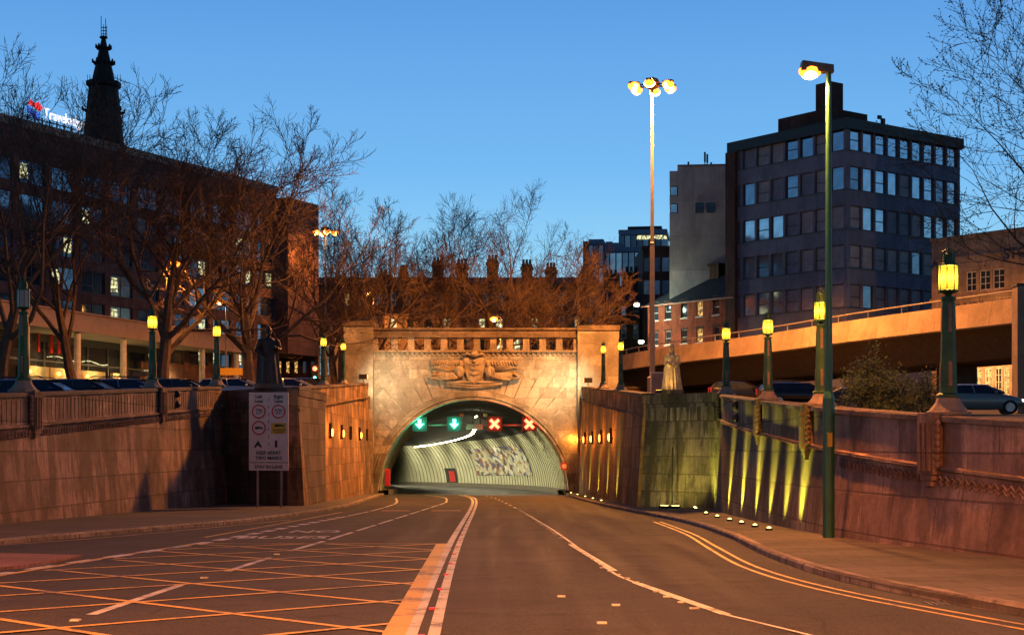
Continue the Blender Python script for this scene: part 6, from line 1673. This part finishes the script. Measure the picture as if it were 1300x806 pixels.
def carat(label, px_, Y, roofpy, rz, paint_, style='hatch', side=-1, **kw):
    zr_ = Z(roofpy, Y); H_ = kw.pop('H', 1.5); z = cz(Y) if side < 0 else D(Y)
    s = 1.0
    return car(label, (X(px_, Y), Y, z+0.0), rz, paint_, style, Hc=max(1.35, min(1.95, zr_-z)), **kw)
carat('large navy car behind the left wall beside the unlit lamp standard', 52, 61, 483, R(-8), navy, 'suv', Lc=4.6)
carat('dark saloon car roof between the navy car and the pale blue car', 112, 67, 486, R(-12), blk, 'hatch', Lc=4.2)
carat('pale blue estate car with roof rails under the second lamp standard', 168, 71, 481, R(-8), blue, 'suv', Lc=4.4)
carat('low dark car roof between two lit lamp standards on the left', 232, 78, 487, R(-5), dk, 'hatch')
carat('white car roof just left of the dark statue', 302, 84, 485, R(-8), wht, 'hatch', Lc=4.3)
carat('white car roof just right of the dark statue', 371, 86, 486, R(-5), wht, 'hatch')
carat('dark car roof under the red traffic signal', 398, 101, 487, R(-5), blk, 'hatch')
carat('silver green hatchback parked side on at the far right below the pub windows', 1243, 70, 503, R(-10), sil, 'hatch', side=1, Lc=3.7, lights=True)
carat('dark car parked in the shade under the flyover, left of the lamp standard', 1012, 88, 497, R(10), blk, 'suv', side=1, Lc=4.3)
carat('black saloon behind the right wall beside the green post, glinting windscreen', 1082, 52, 516, R(160), dk, 'hatch', side=1)
carat('dark parked car between the pale statue and the flyover pier', 940, 100, 494, R(0), blk, 'hatch', side=1)

# low box and road works barrier far left of the statue
t = thing('barrier_board', 'small orange works barrier beyond the cars near the dark statue', 'barrier', (X(294, 112), 112, 5.45))
mb = MB(); mb.box(-0.85, 0.85, -0.03, 0.03, Z(476, 112)-5.45, Z(467, 112)-5.45); obj('board', mb, M['sign_yellow'], t)
for q in (-0.6, 0.6): mb = MB(); mb.tube([(q, 0.06, 0), (q, 0.06, Z(468, 112)-5.45)], 0.03, 6); obj('leg', mb, M['steel'], t)
t = thing('blue_sign', 'small dark blue notice board on the lit wall panel behind the pale blue car', 'sign', (X(178, 108), 108, tz(108)))
mb = MB(); mb.box(-0.5, 0.5, -0.02, 0.02, Z(477.5, 108)-tz(108), Z(472.5, 108)-tz(108)); obj('board', mb, M['letter_dark'], t)
mb = MB(); mb.tube([(0, 0.05, 0), (0, 0.05, Z(474, 108)-tz(108))], 0.03, 6); obj('post', mb, M['steel'], t)
# pale box beside the mast foot
t = thing('utility_cabinet', 'pale utility cabinet between the mast foot and the pale statue', 'cabinet', (X(836, 92), 92, D(92)))
mb = MB(); mb.box(-0.45, 0.45, 0, 0.5, 0, Z(472, 92)-D(92)); obj('housing', mb, M['white_plaster'], t); mb = MB(); mb.box(-0.4, 0.4, -0.02, 0, 0.3, Z(474, 92)-D(92)); obj('door', mb, M['beam_beige'], t)

# ---------------------------------------------------------------- sky and camera
w = bpy.data.worlds.new("World"); sc.world = w; w.use_nodes = True
nt = w.node_tree; bg = nt.nodes['Background']; L = nt.links.new
sky = node(nt, 'ShaderNodeTexSky'); sky.sky_type = 'NISHITA'; sky.sun_disc = False
sky.sun_elevation = R(2.0); sky.sun_rotation = R(200); sky.air_density = 1.0; sky.dust_density = 0.3; sky.ozone_density = 3.0
tc = node(nt, 'ShaderNodeTexCoord'); sx = node(nt, 'ShaderNodeSeparateXYZ'); L(tc.outputs['Generated'], sx.inputs[0])
rp = ramp(nt, [(0.0, (0.03, 0.022, 0.02)), (0.499, (0.03, 0.022, 0.02)), (0.502, (0.52, 0.78, 0.82)), (0.545, (0.32, 0.66, 0.86)), (0.585, (0.165, 0.45, 0.82)), (0.635, (0.10, 0.31, 0.70)), (0.72, (0.035, 0.12, 0.34)), (1.0, (0.008, 0.03, 0.11))])
mr = node(nt, 'ShaderNodeMath', operation='MULTIPLY_ADD'); mr.inputs[1].default_value = 0.5; mr.inputs[2].default_value = 0.5
L(sx.outputs[2], mr.inputs[0]); L(mr.outputs[0], rp.inputs[0])
sk = mixc(nt, sky.outputs[0], (0.10, 0.10, 0.10), 1.0, 'MULTIPLY')
cc = mixc(nt, rp.outputs[0], sk, 0.12)
# the dusk glow lies ahead; the sky behind the viewpoint is already darker
my = node(nt, 'ShaderNodeMapRange'); my.interpolation_type = 'SMOOTHSTEP'
my.inputs[1].default_value = -0.7; my.inputs[2].default_value = 0.8; my.inputs[3].default_value = 0.4; my.inputs[4].default_value = 1.0
L(sx.outputs[1], my.inputs[0]); cc = mixc(nt, cc, my.outputs[0], 1.0, 'MULTIPLY')
L(cc, bg.inputs[0]); bg.inputs[1].default_value = 1.0
cam = bpy.data.cameras.new('camera'); co = bpy.data.objects.new('camera', cam); COL.objects.link(co)
co.location = (0, 0, E); co.rotation_euler = (PI/2, 0, 0)
cam.sensor_width = 36; cam.lens = 36*F/1300; cam.shift_y = (568-403)/1300.0; cam.clip_end = 4000; cam.clip_start = 0.1
sc.camera = co
vs_ = sc.view_settings; vs_.view_transform = 'Standard'; vs_.look = 'None'; vs_.exposure = 0.3; vs_.gamma = 1.0
sc.render.engine = 'CYCLES'
try:
    sc.cycles.use_light_tree = True; sc.cycles.max_bounces = 5; sc.cycles.diffuse_bounces = 3; sc.cycles.glossy_bounces = 3
    sc.cycles.use_denoising = True; sc.cycles.sample_clamp_indirect = 4.0; sc.cycles.caustics_reflective = False; sc.cycles.caustics_refractive = False
except Exception: pass
for o in list(bpy.data.objects):      # beams light the scene but are not shown as bare spheres
    pass
